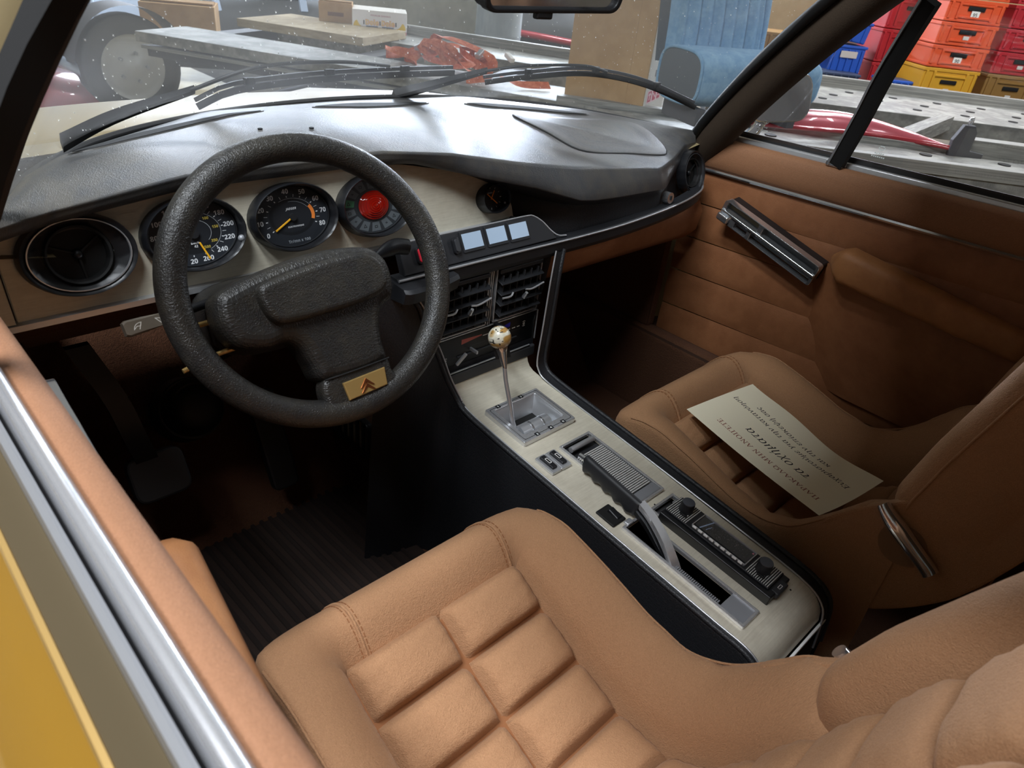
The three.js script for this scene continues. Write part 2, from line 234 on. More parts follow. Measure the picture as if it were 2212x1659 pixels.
  part('cowl', loft([row(-1.21, 0.728, 0.68, 0.03), row(-1.29, 0.722, 0.68, 0.03), row(-1.31, 0.70, 0.68, 0.03), row(-1.34, 0.695, 0.68, 0.03)]), M.hoodPaint, body);
  // floor pan, carpets, transmission hump and inclined toe board
  const pan = thing('car_carpet', 'dark brown carpet over the car floor and toe boards', 'carpet');
  part('floor_pan', boxUV(box(1.36, 0.06, 3.2, 0, 0.0, 0.4, 0.005)), M.carpet, pan);
  for (const s of [-1, 1]) part('toe_board', boxUV(beam([s * 0.37, 0.0, -1.0], [s * 0.37, 0.4, -1.3], 0.66, 0.04)), M.carpet, pan);
  part('sill_carpet', boxUV(box(0.05, 0.24, 1.1, 0.655, 0.135, -0.75, 0.02)), M.carpet, pan);
  part('sill_carpet', boxUV(box(0.05, 0.24, 1.1, -0.655, 0.135, -0.75, 0.02)), M.carpet, pan);
  part('kick_panel', boxUV(box(0.03, 0.34, 0.36, 0.66, 0.42, -1.05, 0.01)), M.carpet, pan);
  part('kick_panel', boxUV(box(0.03, 0.34, 0.36, -0.66, 0.42, -1.05, 0.01)), M.carpet, pan);
  part('tunnel', boxUV(box(0.284, 0.36, 0.62, 0, 0.17, -1.08, 0.04)), M.carpet, pan);
  // ribbed rubber heel mat on the driver's side
  const mt = thing('floor_mat', 'dark ribbed rubber heel mat in front of the driver seat', 'floor mat', [-0.36, 0.034, -0.83], 0.04);
  part('mat_base', box(0.44, 0.01, 0.42, 0, 0.004, 0, 0.004), M.mat, mt);
  for (let i = 0; i < 22; i++) part('rib', box(0.008, 0.008, 0.36, -0.19 + i * 0.018, 0.011, 0, 0.003), M.mat, mt);
}
// windscreen: ruled between its curved foot and head
const screenAt = (s, k) => { const xb = 0.66 * s, zb = -1.235 + 0.35 * xb * xb + 3.13 * Math.pow(Math.abs(xb), 6.47), yb = 0.757 - 0.032 * s * s; return V(lerp(xb, 0.545 * s, k), lerp(yb, 1.06, k), lerp(zb, -0.64 + 0.05 * s * s, k)); };
{
  const rows = []; for (let i = 0; i <= 10; i++) { const r = []; for (let j = 0; j <= 40; j++) r.push(screenAt(j / 20 - 1, i / 10 * 1.25)); rows.push(r); }
  const w = solo('windscreen', loft(rows), M.dustyGlass, 'wide curved dusty windscreen above the dashboard', 'windscreen');
  const foot = []; for (let j = 0; j <= 40; j++) foot.push(screenAt(j / 20 - 1, -0.005));
  part('weatherstrip', tube(foot, 0.007, { seg: 80, rad: 8 }), M.rubber, w);
  // dust specks caught on the glass
  const g = [];
  for (let i = 0; i < 620; i++) { const p = screenAt(rr(-0.97, 0.97), Math.pow(rnd(), 0.8) * 0.8 + 0.02), q = new THREE.TetrahedronGeometry(rr(0.0004, 0.0011)); q.rotateX(rnd() * 3); q.translate(p.x, p.y, p.z + 0.0015); g.push(q); }
  const d = part('dust_specks', merge(g), M.whiteMark, w); d.userData.kind = 'stuff';
}
{ // wipers lying against the foot of the glass, outside
  const mk = (label, arm, rod, blade, tipR) => {
    const t = thing('windscreen_wiper', label, 'wiper');
    part('arm', loft(curvePts(arm, 12).map((p, i) => { const w = lerp(0.012, 0.006, i / 12), h = lerp(0.006, 0.003, i / 12); return [V(p.x, p.y + w, p.z), V(p.x, p.y, p.z - h), V(p.x, p.y - w, p.z), V(p.x, p.y, p.z + h)]; }), { closed: true, capA: true, capB: true, crease: 0.5 }), M.iron, t);
    part('rod', tube(rod, 0.0028, { seg: 24, rad: 6 }), M.iron, t);
    const c = curvePts(blade, 20);
    part('blade_frame', sweep(c.map((p) => V(p.x, p.y + 0.008, p.z - 0.006)), [[-0.003, -0.003], [0.003, -0.003], [0.003, 0.003], [-0.003, 0.003]]), M.satinBlack, t);
    part('rubber_blade', sweep(c, [[-0.002, -0.006], [0.002, -0.006], [0.003, 0.004], [-0.003, 0.004]]), M.rubber, t);
    for (const k of [4, 10, 16]) part('clip', box(0.018, 0.014, 0.008, c[k].x, c[k].y + 0.006, c[k].z - 0.004, 0.002), M.iron, t);
    return t;
  };
  const out = (l) => l.map(([x, y, z]) => [x, y + 0.004, z - 0.012]);
  mk('black wiper lying across the driver half of the windscreen', out([[-0.526, 0.765, -1.03], [-0.452, 0.785, -1.06], [-0.338, 0.815, -1.062]]), out([[-0.345, 0.814, -1.062], [-0.256, 0.849, -1.025], [-0.114, 0.85, -1.046], [0.006, 0.836, -1.079]]), out([[-0.294, 0.769, -1.167], [-0.263, 0.797, -1.123], [-0.166, 0.806, -1.13], [-0.057, 0.811, -1.13], [0.054, 0.814, -1.122], [0.17, 0.818, -1.101]]));
  mk('black wiper lying across the passenger half of the windscreen', out([[0.12, 0.755, -1.225], [0.18, 0.785, -1.165], [0.234, 0.823, -1.08]]), out([[0.23, 0.822, -1.082], [0.3, 0.838, -1.035], [0.406, 0.844, -0.985], [0.461, 0.834, -0.969]]), out([[0.273, 0.793, -1.127], [0.341, 0.811, -1.072], [0.434, 0.828, -0.995], [0.538, 0.816, -0.929], [0.627, 0.782, -0.85]]));
}
{ // interior mirror hanging from the header
  const t = thing('rear_view_mirror', 'black framed interior mirror at the top of the windscreen', 'mirror', [0.0, 1.0, -0.72]);
  const f = frame(t, 'head', [0, 0, 0], [1, 0.02, 0.06], [0, -0.12, 1]);
  const sh = rrect(0.25, 0.062, 0.022); sh.holes.push(rrect(0.234, 0.05, 0.016, 0, 0, THREE.Path));
  part('bezel', extrude(sh, 0.012, 0.002), M.satinBlack, f); part('mirror_glass', move(new THREE.ShapeGeometry(rrect(0.236, 0.052, 0.016)), 0, 0, 0.007), M.chrome, f);
  part('backing', move(extrude(rrect(0.244, 0.058, 0.02), 0.01, 0.004), 0, 0, -0.014), M.satinBlack, f);
  part('dip_tab', box(0.03, 0.012, 0.01, -0.02, -0.034, 0.004, 0.003), M.satinBlack, t);
  part('stem', tube([[0, 0.01, -0.01], [0, 0.06, 0.02], [0, 0.14, 0.2]], 0.007, { seg: 8, rad: 8 }), M.satinBlack, t);
}
// ---------------------------------------------------------------- doors: s = 1 the passenger's, s = -1 the driver's
function makeDoor(s, label) {
  const t = thing('car_door', label, 'car door');
  const Z = [-0.875, -0.83, -0.7, -0.55, -0.4, -0.25, -0.1, 0.05, 0.25, 0.45];
  const run = (prof, zs = Z, opt = {}) => loft(zs.map((z) => prof.map(([x, y]) => [s * x, y + BELT(z), z])), { crease: 0.6, ...opt });
  // soft top roll, bright strip, pleated lower panel
  part('top_pad', run([[0.7085, 0.726], [0.705, 0.7325], [0.699, 0.7335], [0.69, 0.7295], [0.684, 0.724], [0.681, 0.712], [0.6795, 0.699], [0.680, 0.686], [0.683, 0.674], [0.688, 0.666], [0.696, 0.664]], Z, { crease: 0 }), M.padLeather, t);
  part('bright_strip', run([[0.694, 0.659], [0.687, 0.659], [0.685, 0.6625], [0.687, 0.666], [0.694, 0.666]], Z, {}), M.chrome, t);
  const yb = [0.659, 0.585, 0.505, 0.42, 0.33, 0.24];
  for (let i = 0; i < 5; i++) {
    const prof = []; for (let k = 0; k <= 8; k++) { const q = k / 8; prof.push([0.697 - 0.0035 * Math.pow(Math.sin(Math.PI * q), 0.6), lerp(yb[i], yb[i + 1], q) ]); }
    part('pleat', loft(Z.map((z) => prof.map(([x, y]) => [s * x, y + BELT(z) * lerp(1, 2.2, i / 4), z])), {}), M.trimLeather, t);
  }
  part('door_shell', run([[0.703, 0.24], [0.70, 0.2], [0.735, 0.16], [0.79, 0.2], [0.83, 0.35], [0.84, 0.5], [0.825, 0.6], [0.8, 0.66], [0.775, 0.692], [0.762, 0.705], [0.7545, 0.713], [0.752, 0.716]], Z, { crease: 0 }), M.gold, t);
  part('belt_moulding', run([[0.7525, 0.716], [0.7515, 0.7195], [0.7485, 0.7205], [0.7475, 0.718]]), M.brass, t);
  part('belt_ledge', run([[0.748, 0.719], [0.738, 0.7225], [0.7305, 0.723], [0.7295, 0.722]]), M.olive, t);
  part('outer_chrome', run([[0.7302, 0.722], [0.7296, 0.7345], [0.7262, 0.737], [0.7238, 0.735], [0.7235, 0.726]]), M.satinChrome, t);
  part('glass_slot', run([[0.724, 0.726], [0.722, 0.724], [0.7195, 0.728]]), M.rubber, t);
  part('inner_chrome', run([[0.7205, 0.726], [0.7198, 0.7405], [0.7165, 0.7435], [0.711, 0.743], [0.7078, 0.7395], [0.7075, 0.726]], Z, { crease: 0 }), M.wornChrome, t);
  // grab handle: bright tray rising forward from the arm rest
  const hf = frame(t, 'grab_handle', [s * 0.667, 0.561, -0.634], [-s * 0.012, -0.068, 0.24], [-s, -0.12, 0]), fl = s > 0 ? 1 : -1;
  const out = rrect(0.252, 0.05, 0.008); out.holes.push(rrect(0.138, 0.0195, 0.006, 0.05, 0.0125 * fl, THREE.Path), rrect(0.158, 0.0195, 0.004, 0.04, -0.0125 * fl, THREE.Path), rrect(0.034, 0.0195, 0.004, -0.066, -0.0125 * fl, THREE.Path), rrect(0.086, 0.0195, 0.005, -0.074, 0.0125 * fl, THREE.Path));
  part('bezel', extrude(out, 0.016, 0.001), M.chrome, hf, 'chrome handle frame');
  part('recess', box(0.246, 0.044, 0.03, 0, 0, -0.014, 0.003), M.blackPlastic, hf); part('recess_plate', box(0.082, 0.014, 0.002, -0.074, 0.0135 * fl, 0.002, 0), M.olive, hf);
  part('pull_bar', box(0.25, 0.006, 0.018, 0.0, 0.001 * fl, 0.012, 0.002), M.chrome, hf);
  part('release_lever', box(0.03, 0.018, 0.022, -0.112, -0.013 * fl, 0.016, 0.005), M.chrome, hf);
  // arm rest and the pocket beneath it
  const A = [], n = 26; for (let i = 0; i <= n; i++) {
    const q = i / n, z = lerp(-0.492, -0.108, q), e = Math.pow(clamp(Math.min(q, 1 - q) * 13), 0.42), cy = lerp(0.572, 0.524, q) , ry = lerp(0.036, 0.026, q) * Math.max(e, 0.3), rx = lerp(0.033, 0.024, q) * Math.max(e, 0.3), r = [];
    for (let j = 0; j < 18; j++) { const a = j / 18 * Math.PI * 2, c = Math.cos(a), d = Math.sin(a), pw = (v) => Math.sign(v) * Math.pow(Math.abs(v), 0.62); r.push([s * (lerp(0.655, 0.682, q) + rx * pw(c)), cy + ry * pw(d), z]); } A.push(r);
  }
  part('armrest', loft(A, { closed: true, capA: true, capB: true }), M.armLeather, t);
  const P = []; for (let i = 0; i <= 16; i++) { const q = i / 16, y = lerp(0.55, 0.285, q), r = []; for (let k = 0; k <= 18; k++) { const w = k / 18, zf = -0.545 + 0.10 * q * q, z = lerp(zf, -0.06, w), b = 0.026 * Math.min(1, w * 7) * (1 - 0.5 * q) ; r.push([s * (0.699 - b), y, z]); } P.push(r); }
  part('door_pocket', loft(P), M.trimLeather, t);
  part('pocket_bead', tube([[s * 0.672, 0.535, -0.40], [s * 0.672, 0.527, -0.35]], 0.0012, { seg: 4, rad: 6 }), M.chrome, t);
  // front division bar of the window
  const bar = s > 0 ? [[0.697, 0.735, -0.562], [0.676, 0.83, -0.535], [0.65, 0.91, -0.512], [0.60, 1.03, -0.464]] : [[-0.722, 0.74, -0.585], [-0.699, 0.86, -0.545], [-0.677, 0.915, -0.525], [-0.634, 0.988, -0.51], [-0.61, 1.03, -0.49]];
  const bp = curvePts(bar, 12), nb = V(-s, 0.2, 0);
  part('division_bar', sweep(bp, (s > 0 ? [[-0.013, -0.008], [0.013, -0.008], [0.013, 0.008], [-0.013, 0.008]] : [[-0.012, -0.008], [0.012, -0.008], [0.012, 0.008], [-0.012, 0.008]]), { up: nb }), M.blackRubber, t);
  if (s > 0) part('division_chrome', sweep(bp.map((p) => p.clone().add(V(0, 0, s > 0 ? -0.0145 : 0.0145))), [[-0.002, -0.006], [0.002, -0.006], [0.002, 0.009], [-0.002, 0.009]], { up: nb }), M.satinChrome, t);
  if (s > 0) part('division_foot', box(0.018, 0.012, 0.034, s * 0.699, 0.738 + BELT(-0.565), -0.566, 0.003), M.chrome, t);
  part('window_seal', run([[0.7205, 0.739], [0.7195, 0.7535], [0.716, 0.7535], [0.713, 0.742]], s > 0 ? [-0.8, -0.6, -0.54, -0.3, 0, 0.45] : [-0.8, -0.7, -0.6]), M.rubber, t);
  if (s > 0) { // glass of both windows is up on this side
    const L = (a, b, n) => { const r = []; for (let i = 0; i <= n; i++) r.push(a.clone().lerp(b, i / n)); return r; };
    part('vent_pane', loft([L(V(0.715, 0.735, -0.84), V(0.6, 1.03, -0.56), 6), L(V(0.715, 0.745, -0.566), V(0.605, 1.03, -0.468), 6)]), M.glass, t);
    part('window_pane', loft([L(V(0.717, 0.745, -0.562), V(0.607, 1.03, -0.46), 6), L(V(0.717, 0.765, 0.45), V(0.607, 1.05, 0.45), 6)]), M.glass, t);
    // maker's stamps etched in white on the two panes
    const st = canvasTex(128, 128, (x) => { x.fillStyle = '#000'; x.fillRect(0, 0, 128, 128); x.strokeStyle = '#fff'; x.lineWidth = 7; x.beginPath(); x.arc(64, 34, 22, 0.1, Math.PI - 0.1); x.stroke(); x.fillStyle = '#fff'; x.fillRect(48, 26, 32, 8); for (const [y, n] of [[76, 5], [98, 7]]) for (let i = 0; i < n; i++) x.fillRect(64 - n * 7 + i * 14, y, 10, 10); });
    const sm = std(0xdfe8e6, 0.6, 0, { alphaMap: st, transparent: true });
    for (const [z, k] of [[-0.735, 0.14], [-0.492, 0.14]]) { const m = part('glass_stamp', new THREE.PlaneGeometry(0.034, 0.034), sm, t); const x = 0.7145 - 0.385 * 0.03; m.position.set(x - 0.003, 0.778 + BELT(z), z); m.rotation.set(0, -Math.PI / 2, 0); m.rotateX(-0.36); }
  }
  return t;
}
makeDoor(1, 'passenger door with tan leather panel, padded armrest and raised window glass');
makeDoor(-1, 'gold driver door with its window lowered, blurred chrome sill nearest the camera');
{ // passenger's outside mirror
  const t = thing('door_mirror', 'bright framed outside mirror on the passenger door', 'mirror', [0.965, 0.79, -0.855]);
  const f = frame(t, 'head', [0, 0, 0], [0.75, 0.1, 0.62], [-0.62, 0.16, 0.76]);
  const sh = rrect(0.15, 0.11, 0.04); sh.holes.push(rrect(0.136, 0.096, 0.032, 0, 0, THREE.Path));
  part('bezel', extrude(sh, 0.02, 0.004), M.chrome, f); part('mirror_glass', move(new THREE.ShapeGeometry(rrect(0.138, 0.098, 0.032)), 0, 0, 0.008), M.chrome, f);
  part('shell', move(extrude(rrect(0.146, 0.106, 0.04), 0.04, 0.02, 3), 0, 0, -0.05), M.satinChrome, f);
  part('foot', tube([[0, -0.05, -0.02], [-0.08, -0.08, 0.0], [-0.16, -0.1, 0.0]], 0.014, { seg: 8, rad: 8 }), M.chrome, t);
}
// ---------------------------------------------------------------- dashboard
const interp = (x, X, Y) => { if (x <= X[0]) return Y[0]; for (let i = 1; i < X.length; i++) if (x <= X[i]) return lerp(Y[i - 1], Y[i], (x - X[i - 1]) / (X[i] - X[i - 1])); return Y[Y.length - 1]; };
// elliptical ring or cup facing +z: profile in units of the radius and of the depth
function oval(rx, ry, d, prof, n = 48) { const g = new THREE.LatheGeometry(prof.map(([r, z]) => new THREE.Vector2(r, z)), n); g.rotateX(Math.PI / 2); g.scale(rx, ry, d); return toCreasedNormals(g, 0.7); }
function ovalFace(rx, ry, z = 0) { const g = new THREE.CircleGeometry(1, 48); g.scale(rx, ry, 1); g.translate(0, 0, z); return g; }
const dash = thing('dashboard', 'charcoal padded dashboard with brushed metal instrument fascia across the car', 'dashboard');
{
  const bx = [-0.7, -0.66, -0.58, -0.525, -0.27, 0, 0.27, 0.525, 0.58, 0.66, 0.70], bz = [-0.80, -0.87, -1.03, -1.09, -1.215, -1.235, -1.215, -1.09, -1.03, -0.87, -0.81], by = [0.722, 0.728, 0.735, 0.74, 0.756, 0.757, 0.756, 0.74, 0.735, 0.728, 0.722];
  const cx = [-0.7, -0.6, -0.45, -0.17, -0.056, 0.08, 0.20, 0.26, 0.43, 0.52, 0.60, 0.66], cz = [-0.795, -0.83, -0.853, -0.856, -0.835, -0.812, -0.80, -0.80, -0.788, -0.818, -0.85, -0.86], cy = [0.748, 0.757, 0.77, 0.77, 0.761, 0.738, 0.722, 0.716, 0.697, 0.698, 0.712, 0.71];
  const lx = [-0.7, -0.6, -0.45, -0.2, -0.12, -0.06, 0, 0.10, 0.16, 0.19, 0.23, 0.30, 0.454, 0.545, 0.62, 0.66], lz = [-0.80, -0.838, -0.862, -0.862, -0.858, -0.845, -0.82, -0.795, -0.78, -0.775, -0.775, -0.776, -0.781, -0.83, -0.85, -0.86], ly = [0.734, 0.741, 0.752, 0.752, 0.749, 0.735, 0.722, 0.700, 0.682, 0.673, 0.668, 0.664, 0.658, 0.66, 0.69, 0.69];
  const ux = [-0.7, -0.1, -0.05, 0, 0.06, 0.10, 0.15, 0.20, 0.30, 0.45, 0.545, 0.62, 0.66], uz = [-0.882, -0.884, -0.880, -0.876, -0.868, -0.858, -0.835, -0.805, -0.792, -0.788, -0.833, -0.852, -0.862], uy = [0.745, 0.748, 0.735, 0.715, 0.69, 0.675, 0.66, 0.652, 0.645, 0.643, 0.645, 0.655, 0.655];
  const tx = [-0.7, 0.06, 0.10, 0.15, 0.20, 0.45, 0.545, 0.60, 0.66], tz = [-0.884, -0.884, -0.866, -0.82, -0.795, -0.789, -0.82, -0.838, -0.858], ty = [0.735, 0.64, 0.60, 0.598, 0.598, 0.604, 0.607, 0.61, 0.612];
  const rows = [], lows = [], N = 72;
  for (let i = 0; i <= N; i++) {
    const x = lerp(-0.69, 0.655, i / N), B = [interp(x, bx, bz), interp(x, bx, by)], C = [interp(x, cx, cz), interp(x, cx, cy)], Lp = [interp(x, lx, lz), interp(x, lx, ly)], U = [interp(x, ux, uz), interp(x, ux, uy)], T = [interp(x, tx, tz), interp(x, tx, ty)], r = [];
    r.push([x, B[1] - 0.03, B[0] + 0.004]);
    for (let k = 0; k <= 14; k++) { const t = k / 14 * 0.982; r.push([x, lerp(B[1], C[1], t) + 0.05 * t * (1 - t), lerp(B[0], C[0], t)]); }
    const y0 = lerp(B[1], C[1], 0.982) + 0.05 * 0.982 * 0.018, z0 = lerp(B[0], C[0], 0.982);
    const d = V(0, Lp[1] - C[1], Lp[0] - C[0]); const w = Math.min(0.006, d.length() * 0.4), dn = d.clone().normalize();
    const e = [C[0] + dn.z * w, C[1] + dn.y * w];
    for (let k = 1; k <= 6; k++) { const q = k / 6, a = (1 - q) * (1 - q), b = 2 * q * (1 - q), c = q * q; r.push([x, a * y0 + b * C[1] + c * e[1], a * z0 + b * C[0] + c * e[0]]); }
    for (let k = 1; k <= 4; k++) { const q = k / 4; r.push([x, lerp(e[1], Lp[1], q), lerp(e[0], Lp[0], q) + 0.002 * Math.sin(Math.PI * q)]); }
    const f = [lerp(Lp[0], U[0], 0.05) , lerp(Lp[1], U[1], 0.05) - 0.001];
    const low = [[x, f[1], f[0]]]; r.push([x, f[1], f[0]]);
    for (let k = 1; k <= 4; k++) { const q = k / 4; low.push([x, lerp(f[1], U[1], q), lerp(f[0], U[0], q)]); }
    for (let k = 1; k <= 4; k++) { const q = k / 4; low.push([x, lerp(U[1], T[1], q), lerp(U[0], T[0], q)]); }
    rows.push(r); lows.push(low);
  }
  part('top_pad', loft(rows), M.dashVinyl, dash); part('lower_face', loft(lows), M.blackVinyl, dash);
  const surfY = (x, z) => { const b = interp(x, bx, bz), c = interp(x, cx, cz), t = (z - b) / (c - b); return lerp(interp(x, bx, by), interp(x, cx, cy), t) + 0.05 * t * (1 - t); };
  const patch = (poly, off, smooth = 60, drop = 0) => { // poly of [x, z] laid on the top pad
    const c = new THREE.CatmullRomCurve3(poly.map(([x, z]) => V(x, 0, z)), true, 'centripetal').getSpacedPoints(smooth); c.pop();
    const ce = c.reduce((s, p) => s.add(p), V(0, 0, 0)).multiplyScalar(1 / c.length), rs = [];
    for (let k = 0; k <= 7; k++) { const q = k < 1 ? 1 : 1 - (k - 1) / 6 * 0.999; rs.push(c.map((p) => { const x = lerp(ce.x, p.x, q * (k === 1 ? 0.996 : 1)), z = lerp(ce.z, p.z, q * (k === 1 ? 0.996 : 1)); return [x, surfY(x, z) + (k < 1 ? -0.002 : off - drop * (1 - q)), z]; })); }
    return loft(rs, { closed: true });
  };
  const lid = [[0.275, -1.05], [0.40, -1.022], [0.525, -0.99], [0.551, -0.965], [0.555, -0.93], [0.545, -0.885], [0.527, -0.846], [0.505, -0.835], [0.40, -0.848], [0.283, -0.861], [0.268, -0.878], [0.268, -0.95], [0.268, -1.04]];
  const grow = (P, k) => { const c = P.reduce((s, p) => [s[0] + p[0] / P.length, s[1] + p[1] / P.length], [0, 0]); return P.map(([x, z]) => { const d = Math.hypot(x - c[0], z - c[1]); return [x + (x - c[0]) / d * k, z + (z - c[1]) / d * k]; }); };
  part('lid_gap', patch(grow(lid, 0.0028), 0.0009), M.deepBlack, dash);
  part('storage_lid', patch(lid, 0.0022), M.dashVinyl, dash);
  const slots = [[[-0.512, -1.062], [-0.44, -1.1], [-0.34, -1.122], [-0.205, -1.142], [-0.26, -1.118], [-0.34, -1.09], [-0.44, -1.055], [-0.495, -1.045]], [[-0.106, -1.15], [-0.03, -1.17], [0.06, -1.165], [0.142, -1.157], [0.06, -1.135], [-0.04, -1.125]], [[0.228, -1.138], [0.30, -1.128], [0.40, -1.095], [0.488, -1.04], [0.42, -1.06], [0.33, -1.09], [0.25, -1.112]]];
  for (const s of slots) { const d = part('defroster_vent', patch(grow(s, 0.006), 0.0012), M.dashVinyl, dash); part('slot', patch(s, 0.0019), M.deepBlack, d); }
  for (const [x, z] of [[-0.279, -1.004], [-0.208, -0.984]]) part('sensor_hole', move(cyl(0.0035, 0.0035, 0.002, 12), x, surfY(x, z) + 0.0005, z), M.deepBlack, dash);
  // shelf rail along the passenger's side with its bright bead, lock and round outlet
  const rail = (dy, dz) => [[-0.2, 0.604 + dy, -0.782 + dz], [0.0, 0.604 + dy, -0.78 + dz], [0.2, 0.603 + dy, -0.778 + dz], [0.34, 0.606 + dy, -0.778 + dz], [0.5, 0.616 + dy, -0.783 + dz], [0.6, 0.624 + dy, -0.80 + dz], [0.655, 0.628 + dy, -0.83 + dz]];
  part('shelf_rail', sweep(curvePts(rail(-0.006, 0), 40), [[-0.012, -0.012], [0.008, -0.014], [0.012, -0.006], [0.012, 0.008], [0.006, 0.013], [-0.012, 0.013]], { crease: 0.4 }), M.satinBlack, dash);
  part('bright_bead', tube(rail(0.006, 0.0118), 0.0022, { seg: 60, rad: 8 }), M.satinChrome, dash);
  part('knee_panel', loft([[0.13, 0], [0.2, 0], [0.45, 0], [0.655, 0]].map(([x]) => [[x, 0.602, -0.82], [x, 0.575, -0.803], [x, 0.53, -0.808], [x, 0.505, -0.83], [x, 0.495, -0.9], [x, 0.49, -1.2]])), M.trimLeather, dash);
  part('under_tray', loft([[-0.66, 0], [-0.1, 0]].map(([x]) => [[x, 0.632, -0.86], [x, 0.6, -0.878], [x, 0.56, -0.93], [x, 0.53, -1.0], [x, 0.5, -1.2]])), M.carpet, dash);
  const lk = part('lock', move(cyl(0.011, 0.012, 0.014, 24), 0.475, 0.635, -0.785, Math.PI / 2 - 0.1), M.chrome, dash); part('keyhole', box(0.002, 0.009, 0.003, 0.475, 0.636, -0.777, 0.0005), M.deepBlack, lk);
  // brushed fascia
  const F = [0, 0.638, -0.848], fx = [1, 0, 0], fn = [0, 0.263, 0.965];
  const out = [[-0.652, -0.004], [0.098, -0.004], [0.0965, 0.014], [0.0925, 0.028], [0.083, 0.041], [0.066, 0.053], [0.0329, 0.068], [0, 0.08], [-0.0423, 0.092], [-0.12, 0.108], [-0.222, 0.118], [-0.45, 0.12], [-0.6, 0.112], [-0.652, 0.106]];
  const B = (o) => basis(o, fx, fn);
  part('fascia_panel', move(extrude(shapeOf(out), 0.004, 0.001), 0, 0, -0.004).applyMatrix4(B(F)), M.brushed, dash);
  part('fascia_end', extrude(shapeOf([[-0.692, -0.004], [-0.6545, -0.004], [-0.6545, 0.106], [-0.692, 0.106]]), 0.006, 0.001).applyMatrix4(B(F)), M.brushed, dash);
  part('fascia_moulding', sweep([[-0.692, 0, 0], [-0.4, 0, 0], [0.1, 0, 0]].map(([x]) => [x, 0.632, -0.844]), [[-0.006, -0.004], [0.006, -0.004], [0.006, 0.003], [-0.006, 0.004]], {}), M.satinChrome, dash);
  part('moulding_socket', move(cyl(0.006, 0.006, 0.008, 16), 0.088, 0.634, -0.838, Math.PI / 2), M.deepBlack, dash);
  const at = (u, v, w = 0) => { const q = V(u, v, w).applyMatrix4(B(F)); return [q.x, q.y, q.z]; };
  const cup = [[1.0, 0], [1.0, 0.55], [0.985, 0.85], [0.95, 1], [0.915, 0.92], [0.90, 0.7], [0.885, 0.15], [0.86, 0.1]];
  const gauge = (name, u, v, rx, ry, label) => { const g = part(name, oval(rx, ry, 0.022, cup), M.blackPlastic, dash, label); g.applyMatrix4(B(at(u, v))); return g; };
  const font = (x, px, f = 'bold') => { x.font = `${f} ${px}px sans-serif`; x.textAlign = 'center'; x.textBaseline = 'middle'; };
  const dialMat = (draw) => std(0xffffff, 0.5, 0, { map: canvasTex(768, 576, (x, w, h) => { x.fillStyle = '#24282e'; x.fillRect(0, 0, w, h); draw(x, (a, r) => [384 + Math.cos(a * Math.PI / 180) * r * 384, 288 - Math.sin(a * Math.PI / 180) * r * 288]); }) });
  const tick = (x, P, a, r0, r1, c, w) => { x.strokeStyle = c; x.lineWidth = w; x.beginPath(); x.moveTo(...P(a, r0)); x.lineTo(...P(a, r1)); x.stroke(); };
  const arc = (x, P, a0, a1, r, c, w) => { x.strokeStyle = c; x.lineWidth = w; x.beginPath(); for (let i = 0; i <= 40; i++) { const p = P(lerp(a0, a1, i / 40), r); i ? x.lineTo(...p) : x.moveTo(...p); } x.stroke(); };
  const disc = (x, P, r, c) => { x.fillStyle = c; x.beginPath(); for (let i = 0; i < 60; i++) { const p = P(i * 6, r); i ? x.lineTo(...p) : x.moveTo(...p); } x.fill(); };
  const dials = {
    speed: dialMat((x, P) => {
      const A = (v) => 290 - v * 1.405; disc(x, P, 0.62, '#15181c'); disc(x, P, 0.4, '#1e2126'); arc(x, P, 180, -60, 0.62, '#c8ccd0', 3); arc(x, P, 90, -40, 0.4, '#c8ccd0', 3);
      for (let v = 20; v <= 260; v += 10) tick(x, P, A(v), 0.65, v % 20 ? 0.74 : 0.7, '#e6e8ea', v % 20 ? 4 : 8);
      x.fillStyle = '#e6e8ea'; font(x, 58); for (let v = 20; v <= 260; v += 20) x.fillText(String(v), ...P(A(v), 0.83));
      x.fillStyle = '#c8b048'; font(x, 34); for (const [a, t] of [[12, '150'], [-35, '350'], [-62, '500'], [50, '100'], [90, '60']]) x.fillText(t, ...P(a, 0.52));
      x.fillStyle = '#e6e8ea'; font(x, 30); x.fillText('km/h', ...P(-90, 0.3)); x.fillStyle = '#0c0d0f'; x.fillRect(330, 380, 110, 36); x.fillStyle = '#e6e8ea'; font(x, 30); x.fillText('42', 385, 399);
    }),
    rev: dialMat((x, P) => {
      const A = (v) => 215 - v * 3; disc(x, P, 0.6, '#15181c'); disc(x, P, 0.5, '#1d2025'); arc(x, P, 118, -2, 0.6, '#c8ccd0', 3); arc(x, P, 95, 30, 0.5, '#aab0b6', 3);
      for (let v = 0; v <= 80; v += 5) tick(x, P, A(v), 0.64, v % 10 ? 0.73 : 0.69, '#e6e8ea', v % 10 ? 4 : 9);
      x.fillStyle = '#e6e8ea'; font(x, 60); for (let v = 0; v <= 80; v += 10) x.fillText(String(v), ...P(A(v), 0.84));
      arc(x, P, A(61), A(77), 0.56, '#f0883a', 34); x.fillStyle = '#e6e8ea'; font(x, 30, 'italic bold'); x.fillText('JAEGER', ...P(90, 0.27)); font(x, 22); x.fillText('ELECTRONIQUE', ...P(-80, 0.32)); x.fillStyle = '#9aa0a6'; font(x, 40); x.fillText('Tr/mn x 100', ...P(-84, 0.8));
    }),
    warn: dialMat((x, P) => {
      x.fillStyle = '#2a2e32'; x.fillRect(0, 0, 768, 576);
